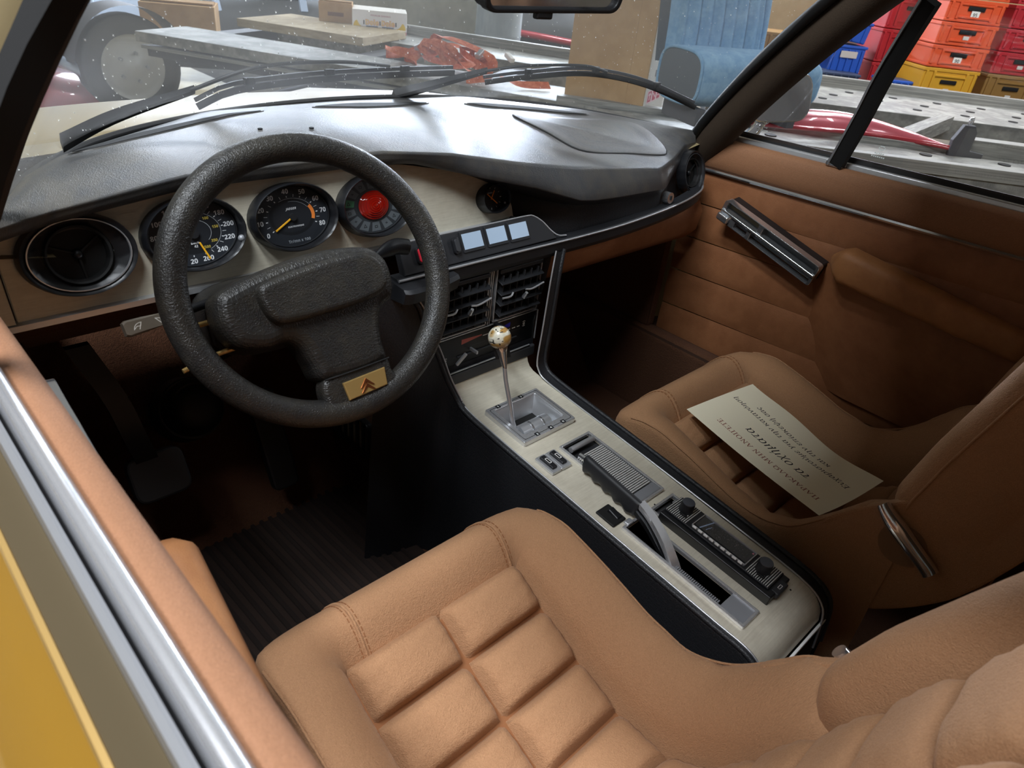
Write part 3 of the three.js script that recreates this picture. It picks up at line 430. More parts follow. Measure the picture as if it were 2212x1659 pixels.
      for (let i = 0; i < 14; i++) { const a = i / 14 * 360 + 12, g = i === 6 || i === 0; x.fillStyle = g ? '#3f7a58' : '#565c60'; x.beginPath(); [[a - 10, 0.6], [a - 9, 0.92], [a + 9, 0.92], [a + 10, 0.6]].forEach(([q, r], k) => (k ? x.lineTo(...P(q, r)) : x.moveTo(...P(q, r)))); x.fill(); x.fillStyle = x.strokeStyle = '#16181a'; x.lineWidth = 6; const [cx0, cy0] = P(a, 0.76); x.beginPath(); if (i % 3 === 0) { x.moveTo(cx0 - 16, cy0 + 14); x.lineTo(cx0, cy0 - 16); x.lineTo(cx0 + 16, cy0 + 14); x.closePath(); } else if (i % 3 === 1) x.rect(cx0 - 14, cy0 - 10, 28, 20); else { x.moveTo(cx0 - 16, cy0); x.lineTo(cx0 + 16, cy0); x.moveTo(cx0, cy0 - 12); x.lineTo(cx0, cy0 + 12); } x.stroke(); }
      disc(x, P, 0.52, '#25292c');
    }),
    clock: dialMat((x, P) => { x.fillStyle = '#14171a'; x.fillRect(0, 0, 768, 576); for (let i = 0; i < 12; i++) tick(x, P, i * 30, 0.72, 0.86, '#cfd2d4', i % 3 ? 8 : 18); x.fillStyle = '#b8bcc0'; font(x, 46); x.fillText('JAEGER', ...P(95, 0.4)); }),
  };
  const needle = (g, a, r0, r1, rx, ry, w, mat, z = 0.0052) => { const c = Math.cos(a * Math.PI / 180), s = Math.sin(a * Math.PI / 180), P0 = [c * r0 * rx, s * r0 * ry, z], P1 = [c * r1 * rx, s * r1 * ry, z]; part('needle', beam(P0, P1, w, 0.0012, 0.0003, V(0, 0, 1)), mat, g); };
  const full = (name, u, v, dial, label) => { const g = gauge(name, u, v, 0.063, 0.0455, label); part('dial', ovalFace(0.056, 0.0405, 0.0035), dials[dial], g); part('rim_ring', oval(0.0555, 0.04, 0.006, [[1, 0.6], [0.99, 1], [0.97, 1], [0.965, 0.6]]), M.satinBlack, g); return g; };
  const sp = full('speedometer', -0.447, 0.0595, 'speed', 'oval speed dial on the left behind the wheel'); needle(sp, -74, 0.3, 0.86, 0.056, 0.0405, 0.0022, M.yellowMark); part('needle_cap', move(cyl(0.006, 0.006, 0.003, 20), 0, 0, 0.0055, Math.PI / 2), M.satinBlack, sp); part('trip_knob', move(new THREE.SphereGeometry(0.0045, 16, 12), 0.0535, -0.014, 0.017), M.greyPlastic, sp);
  const rv = full('rev_counter', -0.313, 0.0595, 'rev', 'oval rev counter'); needle(rv, 217, 0.05, 0.62, 0.056, 0.0405, 0.0022, M.yellowMark); part('needle_cap', move(cyl(0.005, 0.005, 0.003, 20), 0, 0, 0.0055, Math.PI / 2), M.satinBlack, rv);
  const wn = full('warning_cluster', -0.183, 0.0565, 'warn', 'oval cluster of warning symbols round a red lens');
  { const pr = [[0.0001, 1]]; for (let i = 1; i <= 14; i++) { const q = i / 14; pr.push([q, (1 - q * q) * 0.8 + 0.12 * (i % 2) + 0.08]); } pr.push([1, 0]); part('stop_lens', move(oval(0.026, 0.021, 0.007, pr.reverse(), 40), 0, 0, 0.004), M.redLens, wn); }
  const ck = gauge('clock', 0.047, 0.0355, 0.0315, 0.0245, 'small round clock'); part('dial', ovalFace(0.028, 0.0218, 0.0035), dials.clock, ck); needle(ck, 62, -0.1, 0.62, 0.028, 0.0218, 0.0016, M.orangeMark); needle(ck, -48, -0.5, 0.6, 0.028, 0.0218, 0.0016, M.orangeMark, 0.0062); part('set_knob', move(new THREE.SphereGeometry(0.002, 10, 8), 0.0235, -0.01, 0.012), M.greyPlastic, ck);
  // fresh air outlets at both ends: oval shell, bright ring, turning inner barrel with vanes
  const outlet = (o, rx, ry, r, label) => {
    const g = part('air_outlet', oval(rx, ry, 0.03, [[1.0, 0], [1.0, 0.4], [0.97, 0.7], [0.9, 0.66], [0.84, 0.5], [0.72, 0.34], [0.6, 0.3]]), M.blackPlastic, dash, label); g.applyMatrix4(B(o));
    part('bright_ring', oval(rx * 0.87, ry * 0.86, 0.004, [[1.0, 0], [1.0, 1], [0.975, 1], [0.975, 0]]).translate(0, 0, 0.0165), o[0] > 0 ? M.darkGrey : M.satinChrome, g);
    part('barrel', oval(r, r * 0.96, 0.022, [[1.05, 0.5], [1.0, 0.65], [0.93, 0.6], [0.88, 0.06], [0.001, 0.05]]), M.deepBlack, g);
    part('boss', move(new THREE.SphereGeometry(0.006, 16, 12), 0, 0, 0.004), M.blackPlastic, g);
    for (let k = 0; k < 3; k++) { const a = (k * 120 + 155) * Math.PI / 180; part('vane', beam([0, 0, 0.002], [Math.cos(a) * r * 0.9, Math.sin(a) * r * 0.88, 0.002], 0.0025, 0.009, 0.0005, V(0, 0, 1)), M.deepBlack, g); }
  };
  outlet(at(-0.577, 0.0585, 0), 0.0605, 0.046, 0.0335, 'oval air outlet at the driver end');
  outlet([0.602, 0.658, -0.832], 0.04, 0.046, 0.031, 'round air outlet at the passenger end');
  // switch board under the fascia, with its hood, tray and blanking windows
  const SB = [0, 0.612, -0.777], sn = [0, 0.5, 0.866];
  const S = (u, v, w = 0) => { const q = V(u, v, w).applyMatrix4(basis(SB, fx, sn)); return [q.x, q.y, q.z]; };
  const sbOut = [[-0.185, 0.0], [0.14, 0.0], [0.132, 0.012], [0.116, 0.032], [0.10, 0.044], [0.086, 0.047], [-0.175, 0.047], [-0.182, 0.04]];
  part('switch_board', move(extrude(shapeOf(sbOut), 0.012, 0.0015), 0, 0, -0.012).applyMatrix4(basis(SB, fx, sn)), M.satinBlack, dash);
  part('board_edge', tube([[-0.184, 0.044], [-0.175, 0.0475], [0.0, 0.0478], [0.084, 0.0478], [0.1, 0.0445], [0.117, 0.032], [0.132, 0.014], [0.146, 0.004], [0.165, 0.001]].map(([u, v]) => S(u, v, 0)), 0.0016, { seg: 60, rad: 8 }), M.satinChrome, dash);
  [[-0.047, 0.031], [0.0045, 0.0305], [0.054, 0.0295]].forEach(([u, v]) => {
    const w = part('blank_window', move(extrude(rrect(0.044, 0.034, 0.002), 0.003, 0.0006), 0, 0, 0).applyMatrix4(basis(S(u, v - 0.002), fx, sn)), M.satinBlack, dash); part('film', move(new THREE.PlaneGeometry(0.04, 0.0245), 0, 0, 0.0042).applyMatrix4(basis(S(u, v - 0.002), fx, sn)), M.windowFilm, w);
  });
  const rock = (u, v, mat, lens) => { const w = part('rocker_switch', extrude(rrect(0.013, 0.026, 0.006), 0.006, 0.001).applyMatrix4(basis(S(u, v), fx, sn)), M.blackPlastic, dash); part(lens ? 'lit_lens' : 'key', extrude(rrect(0.008, 0.02, 0.0038), 0.003, 0.0006).applyMatrix4(basis(S(u, v, 0.006), fx, sn)), mat, w); return w; };
  rock(-0.082, 0.026, M.darkGrey); rock(-0.113, 0.026, M.darkGrey); rock(-0.152, 0.024, std(0xc42a3a, 0.35, 0, { emissive: 0x400408 }), true);
  part('tray', loft([[-0.205, 0], [-0.2, 0.004], [-0.19, 0.006], [-0.13, 0.004], [-0.1, -0.004]].map(([x, d]) => [[x, 0.607, -0.79], [x, 0.605, -0.752 + d], [x, 0.6, -0.747 + d], [x, 0.582, -0.752 + d], [x, 0.578, -0.79]]), { closed: true, capA: true, capB: true, crease: 0.5 }), M.satinBlack, dash);
}
// ---------------------------------------------------------------- steering column and wheel
{
  const W = [-0.363, 0.674, -0.704], wn = [0, 0.4848, 0.8746], MW = (u, v, w = 0) => { const q = V(u, v, w).applyMatrix4(basis(W, [1, 0, 0], wn)); return [q.x, q.y, q.z]; };
  const col = thing('steering_column', 'brown black column shroud with stalks behind the steering wheel', 'steering column');
  const ring = (w, a, b, c, d) => { const r = []; for (let j = 0; j < 28; j++) { const t = j / 28 * Math.PI * 2, p = (v) => Math.sign(v) * Math.pow(Math.abs(v), 0.55); r.push(MW(c + a * p(Math.cos(t)), d + b * p(Math.sin(t)), w)); } return r; };
  part('shroud', loft([ring(-0.03, 0.098, 0.04, -0.02, -0.02), ring(-0.055, 0.1, 0.045, -0.02, -0.022), ring(-0.09, 0.098, 0.046, -0.02, -0.02), ring(-0.15, 0.09, 0.045, -0.018, -0.01)], { closed: true, capA: true, capB: true }), M.wheelRubber, col);
  part('column_tube', tube([MW(0, -0.02, -0.12), MW(0, -0.03, -0.3), MW(0, -0.05, -0.5)], 0.035, { seg: 10, rad: 18 }), M.satinBlack, col);
  const wip = canvasTex(256, 96, (x) => { x.fillStyle = '#6a6154'; x.fillRect(0, 0, 256, 96); x.strokeStyle = '#e8e6dc'; x.lineWidth = 5; x.beginPath(); x.moveTo(30, 66); x.quadraticCurveTo(40, 18, 84, 22); x.lineTo(74, 50); x.lineTo(52, 46); x.closePath(); x.stroke(); x.beginPath(); x.moveTo(84, 22); x.lineTo(62, 76); x.stroke(); x.beginPath(); x.moveTo(176, 24); x.lineTo(232, 40); x.lineTo(206, 76); x.closePath(); x.moveTo(206, 34); x.lineTo(206, 66); x.stroke(); });
  const st = frame(null, 'wiper_stalk', MW(-0.197, 0.0, -0.06), [1, 0.06, 0], [0.02, 0.45, 0.9]); col.add(st);
  part('paddle', loft([[-0.013, 0.007], [-0.009, 0.0092], [0.01, 0.0084], [0.028, 0.0068], [0.042, 0.005]].map(([x, h]) => [[x, -h, -0.006], [x, -h, 0.004], [x, -h + 0.002, 0.006], [x, h - 0.002, 0.006], [x, h, 0.004], [x, h, -0.006]]), { closed: true, capA: true, capB: true, crease: 0.5 }), std(0x6a6154, 0.5), st);
  part('symbol_print', faceUV(move(new THREE.PlaneGeometry(0.042, 0.0128), 0.012, 0, 0.0063), -0.009, -0.0064, 0.042, 0.0128), std(0xffffff, 0.5, 0, { map: wip }), st);
  part('arm', tube([[0.04, 0, -0.001], [0.08, 0.002, -0.006], [0.12, 0.004, -0.012]], 0.0052, { seg: 10, rad: 10 }), M.satinBlack, st);
  part('lamp_stalk', tube([MW(-0.165, -0.022, -0.055), MW(-0.16, -0.016, -0.055), MW(-0.1, -0.014, -0.055)], 0.0034, { seg: 10, rad: 8 }), M.brass, col);
  part('lever_bar', tube([MW(-0.17, -0.06, -0.045), MW(-0.13, -0.052, -0.045), MW(-0.1, -0.05, -0.04)], 0.003, { seg: 8, rad: 8 }), M.brass, col);
  part('indicator_stalk', tube([MW(0.08, 0.0, -0.05), MW(0.12, 0.018, -0.052), MW(0.15, 0.024, -0.056), MW(0.172, 0.02, -0.058)], (t) => 0.0055 + 0.006 * sstep(0.35, 0.7, t), { seg: 18, rad: 14, flat: 0.7 }), M.blackPlastic, col);
  part('key_bezel', move(cyl(0.014, 0.016, 0.02, 20), ...MW(0.06, -0.085, -0.06)), M.satinBlack, col);
  const sw = thing('steering_wheel', 'black oval single spoke steering wheel with a gold badge', 'steering wheel');
  const rim = []; for (let j = 0; j < 72; j++) { const a = j / 72 * Math.PI * 2; rim.push(MW(0.17 * Math.cos(a), 0.158 * Math.sin(a), 0)); }
  part('rim', tube(rim, 0.0165, { seg: 120, rad: 18, closed: true }), M.wheelRubber, sw);
  const ext = (pts, depth, bev, w, smooth = 120) => move(extrude(shapeOf(pts, smooth), depth, bev, 5), 0, 0, w).applyMatrix4(basis(W, [1, 0, 0], wn));
  part('hub', ext([[-0.128, 0.010], [-0.107, 0.0185], [-0.056, 0.029], [-0.008, 0.0345], [0.042, 0.033], [0.074, 0.026], [0.091, 0.009], [0.094, -0.016], [0.087, -0.039], [0.068, -0.049], [0.059, -0.066], [0.055, -0.09], [0.053, -0.113], [-0.04, -0.113], [-0.047, -0.09], [-0.055, -0.066], [-0.066, -0.058], [-0.088, -0.06], [-0.122, -0.048], [-0.133, -0.026], [-0.134, -0.009]], 0.02, 0.016, -0.022, 160), M.wheelRubber, sw);
  part('crash_pad', ext([[-0.086, 0.008], [-0.057, 0.0155], [0.0, 0.022], [0.054, 0.0215], [0.072, 0.008], [0.076, -0.016], [0.066, -0.029], [0.035, -0.036], [-0.018, -0.038], [-0.052, -0.038], [-0.077, -0.034], [-0.087, -0.016]], 0.012, 0.008, 0.008, 140), M.wheelRubber, sw);
  part('spoke', ext([[-0.038, -0.1145], [0.053, -0.112], [0.056, -0.128], [0.068, -0.147], [0.03, -0.158], [-0.02, -0.164], [-0.04, -0.16], [-0.044, -0.14]], 0.012, 0.008, -0.008, 90), M.wheelRubber, sw);
  const bo = shapeOf([[-0.0185, -0.123], [0.042, -0.1205], [0.0395, -0.1425], [-0.016, -0.1455]]);
  const bp = part('badge', move(extrude(bo, 0.002, 0.0012), 0, 0, 0.0125).applyMatrix4(basis(MW(0, 0, 0), [1, 0, 0], wn)), M.brass, sw, 'gold badge with two chevrons');
  for (const [k, y] of [[0, -0.1265], [1, -0.1325]]) part('chevron', move(extrude(shapeOf([[0.0115, y + 0.001], [0.0215, y - 0.0095], [0.019, y - 0.0095], [0.0115, y - 0.004], [0.0040, y - 0.0095], [0.0015, y - 0.0095]]), 0.0012, 0.0003), 0, 0, 0.0155).applyMatrix4(basis(MW(0, 0, 0), [1, 0, 0], wn)), std(0xa86a44, 0.3, 0.9), bp);
  part('spoke_seam', tube([MW(-0.038, -0.1135, 0.0125), MW(0.008, -0.113, 0.0135), MW(0.053, -0.1115, 0.0125)], 0.0012, { seg: 10, rad: 6 }), M.deepBlack, sw);
}
// ---------------------------------------------------------------- centre console
const KY = (z) => 0.36 - 0.092 * (z + 0.65);
const KB = (u, z, h = 0) => basis([u, KY(z) + h, z], [1, 0, 0], [0, 0.9958, 0.0916]); // local +y runs forward
const con = thing('centre_console', 'centre console with brushed metal top, twin grilles and black vinyl sides', 'console');
{
  const RT = [[0.152, 0.594, -0.767], [0.137, 0.545, -0.757], [0.125, 0.45, -0.750], [0.117, 0.395, -0.745], [0.1155, 0.376, -0.735], [0.1145, 0.368, -0.715], [0.1135, KY(-0.65), -0.65], [0.111, KY(-0.5), -0.5], [0.107, KY(-0.35), -0.35], [0.103, KY(-0.22), -0.22], [0.1, 0.314, -0.17], [0.099, 0.302, -0.146], [0.098, 0.28, -0.134], [0.098, 0.22, -0.128]];
  const LT = [[-0.215, 0.598, -0.79], [-0.187, 0.588, -0.775], [-0.166, 0.562, -0.768], [-0.154, 0.53, -0.766], [-0.128, 0.47, -0.762], [-0.11, 0.42, -0.757], [-0.1, 0.387, -0.742], [-0.0995, 0.372, -0.720], [-0.099, KY(-0.65) + 0.001, -0.65], [-0.099, KY(-0.5), -0.5], [-0.1, KY(-0.35), -0.35], [-0.1, KY(-0.22), -0.22], [-0.099, 0.315, -0.17], [-0.099, 0.303, -0.146], [-0.098, 0.28, -0.134], [-0.098, 0.22, -0.128]];
  const side = (P, s) => loft([0, 0.04, 0.5, 1].map((q) => curvePts(P, 60).map((p) => { const yb = 0.03; return [p.x + s * (q > 0 ? 0.004 + 0.02 * q : 0), q < 0.03 ? p.y : lerp(p.y - 0.006, yb, (q - 0.04) / 0.96), lerp(p.z, p.z + (p.z < -0.7 ? -0.02 * q : 0), 1)]; })));
  part('side_panel', side(RT, 1), M.blackVinyl, con); part('side_panel', side(LT, -1), M.blackVinyl, con);
  part('piping', tube(RT, 0.0042, { seg: 110, rad: 10 }), M.blackVinyl, con); part('piping', tube(LT, 0.0042, { seg: 110, rad: 10 }), M.blackVinyl, con);
  const inner = (P, s, d) => P.map(([x, y, z]) => [x - s * d, y + 0.0015, z + (z < -0.72 ? 0.003 : 0)]);
  part('edge_bead', tube(inner(RT, 1, 0.0235), 0.0016, { seg: 110, rad: 6 }), M.satinChrome, con); part('edge_bead', tube(inner(LT, -1, 0.0065), 0.0014, { seg: 110, rad: 6 }), M.satinChrome, con);
  part('inner_wall', loft([curvePts(RT, 60), curvePts(inner(RT, 1, 0.012), 60).map((p) => V(p.x, p.y - 0.004, p.z)), curvePts(inner(RT, 1, 0.024), 60).map((p) => V(p.x, p.y - 0.002, p.z - 0.001))]), M.blackVinyl, con);
  part('inner_wall', loft([curvePts(LT, 60), curvePts(inner(LT, -1, 0.007), 60)]), M.blackVinyl, con);
  part('rear_wall', loft([[-0.098, 0], [0.098, 0]].map(([x]) => [[x, 0.262, -0.137], [x, 0.15, -0.128], [x, 0.03, -0.12]])), M.deepBlack, con);
  part('rear_trim', box(0.18, 0.006, 0.004, 0.0, 0.265, -0.133, 0.001), M.whiteMark, con); part('rear_socket', box(0.05, 0.03, 0.012, -0.06, 0.235, -0.126, 0.003), M.satinBlack, con);
  // brushed top: riser and sweep, long flat with openings cut through, rounded tail
  const wid = (z) => { const k = sstep(-0.78, -0.2, z); return [lerp(-0.0935, -0.0925, k), lerp(0.095, 0.079, k)]; };
  const strip = (P) => loft(P.map(([z, y]) => { const [p, q] = wid(z), r = []; for (let i = 0; i <= 6; i++) r.push([lerp(p, q, i / 6), y, z]); return r; }));
  const flat = new THREE.Shape(), KZ = (z) => -(z + 0.65) / 0.9958; { const n = 12; for (let i = 0; i <= n; i++) { const z = lerp(-0.715, -0.178, i / n); const p = [wid(z)[0], KZ(z)]; i ? flat.lineTo(...p) : flat.moveTo(...p); } for (let i = n; i >= 0; i--) { const z = lerp(-0.715, -0.178, i / n); flat.lineTo(wid(z)[1], KZ(z)); } flat.closePath(); }
  for (const [u, z, w, d] of [[-0.0095, -0.652, 0.1, 0.08], [0.013, -0.4885, 0.066, 0.156], [-0.0515, -0.291, 0.035, 0.2], [0.0225, -0.291, 0.052, 0.199]]) flat.holes.push(rrect(w, d, 0.002, u, KZ(z), THREE.Path));
  part('top_plate', merge([strip([[-0.7715, 0.4], [-0.769, 0.39], [-0.766, 0.382], [-0.76, 0.375], [-0.75, 0.3705], [-0.735, 0.3680], [-0.725, KY(-0.725)], [-0.714, KY(-0.714)]]), move(extrude(flat, 0.002, 0), 0, 0, -0.002).applyMatrix4(basis([0, 0.36, -0.65], [1, 0, 0], [0, 0.9958, 0.0916])), strip([[-0.179, KY(-0.179)], [-0.165, 0.3128], [-0.154, 0.307], [-0.146, 0.298], [-0.14, 0.284], [-0.1375, 0.268]])]), M.brushed, con);
  // centre stack face: two outlet grilles and the heater board
  part('stack_face', loft([[-0.2, 0.602, -0.787], [-0.16, 0.602, -0.787], [0.15, 0.602, -0.787]].map(([x], i) => { const w = (y) => (i < 1 ? -1 : i > 1 ? 1 : -0.6) * 1; const L = (y) => interp(y, [0.38, 0.42, 0.53, 0.6], [-0.1, -0.115, -0.158, -0.2]), Rr = (y) => interp(y, [0.38, 0.45, 0.6], [0.112, 0.122, 0.15]); return [0.604, 0.56, 0.5, 0.45, 0.4].map((y) => [i < 1 ? L(y) : i > 1 ? Rr(y) : lerp(L(y), Rr(y), 0.4), y, y > 0.41 ? -0.787 : -0.777]); })), M.satinBlack, con);
  const vent = (x0, x1) => {
    const w = x1 - x0, h = 0.102, cx = (x0 + x1) / 2, cy = 0.534, z = -0.7835;
    const sh = rrect(w, h, 0.003); sh.holes.push(rrect(w - 0.006, h - 0.006, 0.002, 0, 0, THREE.Path));
    const v = part('air_grille', move(extrude(sh, 0.005, 0.0012), cx, cy, z), M.satinChrome, con); const n = (nm, g, m) => part(nm, g, m, v);
    n('well', box(w - 0.004, h - 0.004, 0.01, cx, cy, z - 0.003, 0.001), M.deepBlack);
    n('lip', box(w - 0.008, 0.008, 0.014, cx, cy + h / 2 - 0.007, z + 0.004, 0.002), M.satinBlack);
    for (let i = 0; i < 4; i++) { const y = cy + h / 2 - 0.026 - i * 0.0195; n('slat', move(box(w - 0.008, 0.0022, 0.016, 0, 0, 0, 0.0008), cx, y, z + 0.009, 0.35), M.satinBlack); }
    for (let i = 0; i < 6; i++) { const x = x0 + 0.012 + i * (w - 0.02) / 5.4; n('slat', box(0.0016, h - 0.022, 0.011, x, cy - 0.004, z + 0.006, 0.0006), M.darkGrey); }
    n('lever', tube([[cx - w / 2 + 0.006, cy - 0.001, z + 0.018], [cx - w / 2 + 0.022, cy - 0.0, z + 0.021], [cx - w / 2 + 0.03, cy + 0.004, z + 0.018]], 0.0018, { seg: 10, rad: 8 }), M.satinChrome);
    n('lever', tube([[cx + 0.006, cy + 0.003, z + 0.018], [cx + 0.02, cy + 0.002, z + 0.02], [cx + w / 2 - 0.006, cy + 0.007, z + 0.019]], 0.0018, { seg: 10, rad: 8 }), M.satinChrome);
    n('thumb_knob', move(cyl(0.0028, 0.004, 0.012, 12), cx + 0.004, cy - 0.006, z + 0.02, 0.5), M.chrome);
  };
  vent(-0.119, -0.011); vent(0.004, 0.1135);
  for (const x of [-0.0062, -0.0018]) part('divider_bead', box(0.0018, 0.105, 0.004, x, 0.534, -0.781, 0.0006), M.satinChrome, con);
  part('grille_bead', box(0.236, 0.0022, 0.004, -0.003, 0.4795, -0.780, 0.0008), M.satinChrome, con);
  part('side_bead', box(0.0016, 0.06, 0.003, 0.118, 0.449, -0.779, 0.0006), M.satinChrome, con);
  const hb = part('heater_board', box(0.226, 0.058, 0.008, 0.004, 0.449, -0.785, 0.002), M.blackPlastic, con, 'black heater board with red and blue marks');
  const heat = canvasTex(1024, 256, (x) => { x.fillStyle = '#0b0c0e'; x.fillRect(0, 0, 1024, 256); const poly = (c, p) => { x.fillStyle = c; x.beginPath(); p.forEach(([a, b], i) => (i ? x.lineTo(a, b) : x.moveTo(a, b))); x.fill(); }; poly('#c8665a', [[205, 34], [420, 46], [420, 56], [205, 82]]); poly('#1d1db4', [[560, 62], [735, 22], [735, 66], [560, 70]]); x.strokeStyle = '#e8e8e4'; x.lineWidth = 9; for (const [a, b] of [[430, 500], [520, 560], [690, 740], [760, 800], [818, 850]]) { x.beginPath(); x.moveTo(a, 92 - (a > 600 ? 0 : 30)); x.lineTo(b, 92 - (a > 600 ? 0 : 30)); x.stroke(); } x.lineWidth = 6; for (const [a, b] of [[900, 84], [48, 190]]) { x.beginPath(); x.arc(a, b, 9, 0, 7); x.stroke(); x.beginPath(); x.arc(a, b, 24, 0.9, 2.2); x.stroke(); x.beginPath(); x.arc(a, b, 24, 4.0, 5.4); x.stroke(); } x.fillStyle = '#202226'; x.fillRect(230, 118, 640, 10); x.fillRect(120, 178, 560, 10); });
  part('print', faceUV(move(new THREE.PlaneGeometry(0.218, 0.052), 0.004, 0.449, -0.7806), -0.105, 0.423, 0.218, 0.052), std(0xffffff, 0.4, 0, { map: heat }), hb);
  part('slider', box(0.009, 0.018, 0.03, 0.012, 0.474, -0.768, 0.003), M.blackPlastic, hb); part('slider', box(0.004, 0.006, 0.02, -0.04, 0.445, -0.772, 0.001), M.satinChrome, hb);
  part('slider', beam([-0.077, 0.428, -0.772], [-0.062, 0.449, -0.766], 0.006, 0.005, 0.0015), M.steel, hb); part('slider_track', box(0.14, 0.003, 0.004, -0.0, 0.437, -0.780, 0.001), M.darkGrey, hb);
  part('lower_band', beam([-0.098, 0.402, -0.772], [0.112, 0.402, -0.772], 0.008, 0.022, 0.003), M.darkGrey, con); part('band_bead', box(0.19, 0.0018, 0.003, 0.002, 0.4165, -0.7695, 0.0006), M.satinChrome, con);
  // gear gate
  const G = (g, u, z, h = 0) => g.applyMatrix4(KB(u, z, h));
  const out = rrect(0.1225, 0.099, 0.004); out.holes.push(rrect(0.094, 0.072, 0.003, 0.0, 0.003, THREE.Path));
  const gate = part('gear_gate', G(extrude(out, 0.007, 0.0018, 3), -0.0095, -0.652, 0.001), M.wornChrome, con);
  const lv = (x, y, w, h, z) => [[-w / 2 + x, -h / 2 + y, z], [w / 2 + x, -h / 2 + y, z], [w / 2 + x, h / 2 + y, z], [-w / 2 + x, h / 2 + y, z]];
  const fun = loft([lv(0, 0.003, 0.094, 0.072, 0.0075), lv(0, 0.003, 0.088, 0.066, 0.004), lv(0, 0.006, 0.07, 0.038, -0.02)], { closed: true, crease: 0.4, capB: false });
  part('funnel', G(fun, -0.0095, -0.652), M.satinChrome, gate); part('well_floor', G(box(0.078, 0.05, 0.002, 0, 0.003, -0.021, 0), -0.0095, -0.652), M.deepBlack, gate);
  part('gate_roller', G(move(cyl(0.014, 0.014, 0.066, 28), -0.002, -0.0125, -0.0105, 0, 0, Math.PI / 2), -0.0095, -0.652), M.satinChrome, gate);
  for (const x of [-0.012, 0.014]) part('roller_band', G(move(cyl(0.0145, 0.0145, 0.004, 28), x, -0.0125, -0.0105, 0, 0, Math.PI / 2), -0.0095, -0.652), M.chrome, gate);
  part('slot', G(extrude(rrect(0.074, 0.011, 0.005), 0.003), -0.0095, -0.649, -0.019), M.deepBlack, gate);
  part('groove', G(move(new THREE.TorusGeometry(0.001, 0.0004, 4, 8), 0, 0, 0), -0.0095, -0.652, 0.008), M.deepBlack, gate);
  { const gr = rrect(0.112, 0.0885, 0.004, 0, 0); gr.holes.push(rrect(0.1108, 0.0873, 0.004, 0, 0, THREE.Path)); part('groove', G(move(new THREE.ShapeGeometry(gr), 0, 0, 0.0102), -0.0095, -0.652, 0), M.deepBlack, gate); }
  const digit = (d) => std(0xffffff, 0.5, 0, { map: canvasTex(48, 64, (x) => { x.fillStyle = '#101114'; x.fillRect(0, 0, 48, 64); x.fillStyle = '#e4e4e0'; x.font = 'bold 44px sans-serif'; x.textAlign = 'center'; x.textBaseline = 'middle'; x.fillText(d, 24, 34); }) });
  for (const [u, v, d] of [[-0.036, 0.0442, '1'], [0.018, 0.0442, '3'], [-0.028, -0.0442, '2'], [0.004, -0.0442, '4'], [0.034, -0.0442, 'R']]) { const b = part('gear_number', G(move(new THREE.PlaneGeometry(0.0085, 0.0075), u, v, 0.0103), -0.0095, -0.652), digit(d), gate); b.userData.label = 'black tab stamped ' + d; }
  // pair of window switches
  for (const [u, z] of [[-0.0685, -0.550], [-0.0465, -0.5495]]) {
    const w = part('window_switch', G(extrude(rrect(0.0215, 0.041, 0.003), 0.004, 0.001), u, z, 0.001), M.satinChrome, con); part('key', G(box(0.011, 0.031, 0.006, 0, 0.001, 0.006, 0.002), u, z, 0.001), M.blackPlastic, w);
    const sh = rrect(0.0055, 0.012, 0.001); sh.holes.push(rrect(0.0035, 0.01, 0.0005, 0, 0, THREE.Path)); part('symbol', G(move(new THREE.ShapeGeometry(sh), 0, 0.002, 0.0093), u, z, 0.001), M.whiteMark, w);
  }
  { const w = part('broken_switch', G(box(0.03, 0.036, 0.004, 0, 0, 0.0015, 0.002), -0.066, -0.421, 0), M.deepBlack, con); part('key', G(move(box(0.012, 0.022, 0.008, 0, 0, 0, 0.003), 0.006, -0.002, 0.003, 0.2), -0.066, -0.421, 0), M.blackPlastic, w); }
  // ash tray: bright frame, roller handle, ribbed lid, plain tail
  const plate = (name, u, z, w, d, hole, label) => { const s = rrect(w, d, 0.002); s.holes.push(rrect(w - 0.009, d - 0.009, 0.001, 0, 0, THREE.Path)); return part(name, G(extrude(s, 0.004, 0.001), u, z, 0.0005), M.wornChrome, con, label); };
  const at = plate('ashtray', 0.013, -0.4885, 0.074, 0.163, 0, 'ribbed ashtray lid in a bright frame');
  part('tray_floor', G(box(0.068, 0.157, 0.002, 0, 0, -0.004, 0), 0.013, -0.4885), M.satinBlack, at);
  for (let i = 0; i < 27; i++) part('slat', G(box(0.06, 0.0024, 0.0035, 0, 0.045 - i * 0.0039, 0.003, 0.0008), 0.013, -0.4885), M.ribMetal, at);
  part('roller', G(move(cyl(0.005, 0.005, 0.055, 16), 0, 0.064, 0.006, 0, 0, Math.PI / 2), 0.013, -0.4885), M.satinChrome, at); part('tail', G(box(0.065, 0.017, 0.004, 0, -0.068, 0.002, 0.001), 0.013, -0.4885), M.greyPlastic, at);
  // handbrake slot: frame, black well, toothed rack, plain tail
  const hs = plate('handbrake_slot', -0.0515, -0.291, 0.042, 0.209, 0, 'long framed slot with toothed rack');
  part('well', G(box(0.035, 0.2, 0.001, 0, 0, -0.03, 0), -0.0515, -0.291), M.deepBlack, hs); part('tail', G(box(0.034, 0.036, 0.03, 0, -0.082, -0.0125, 0.001), -0.0515, -0.291), M.greyPlastic, hs);
  for (let i = 0; i < 24; i++) part('tooth', G(box(0.008, 0.0022, 0.003, -0.0125, 0.012 - i * 0.0031, 0.002, 0.0006), -0.0515, -0.291), M.greyPlastic, hs);
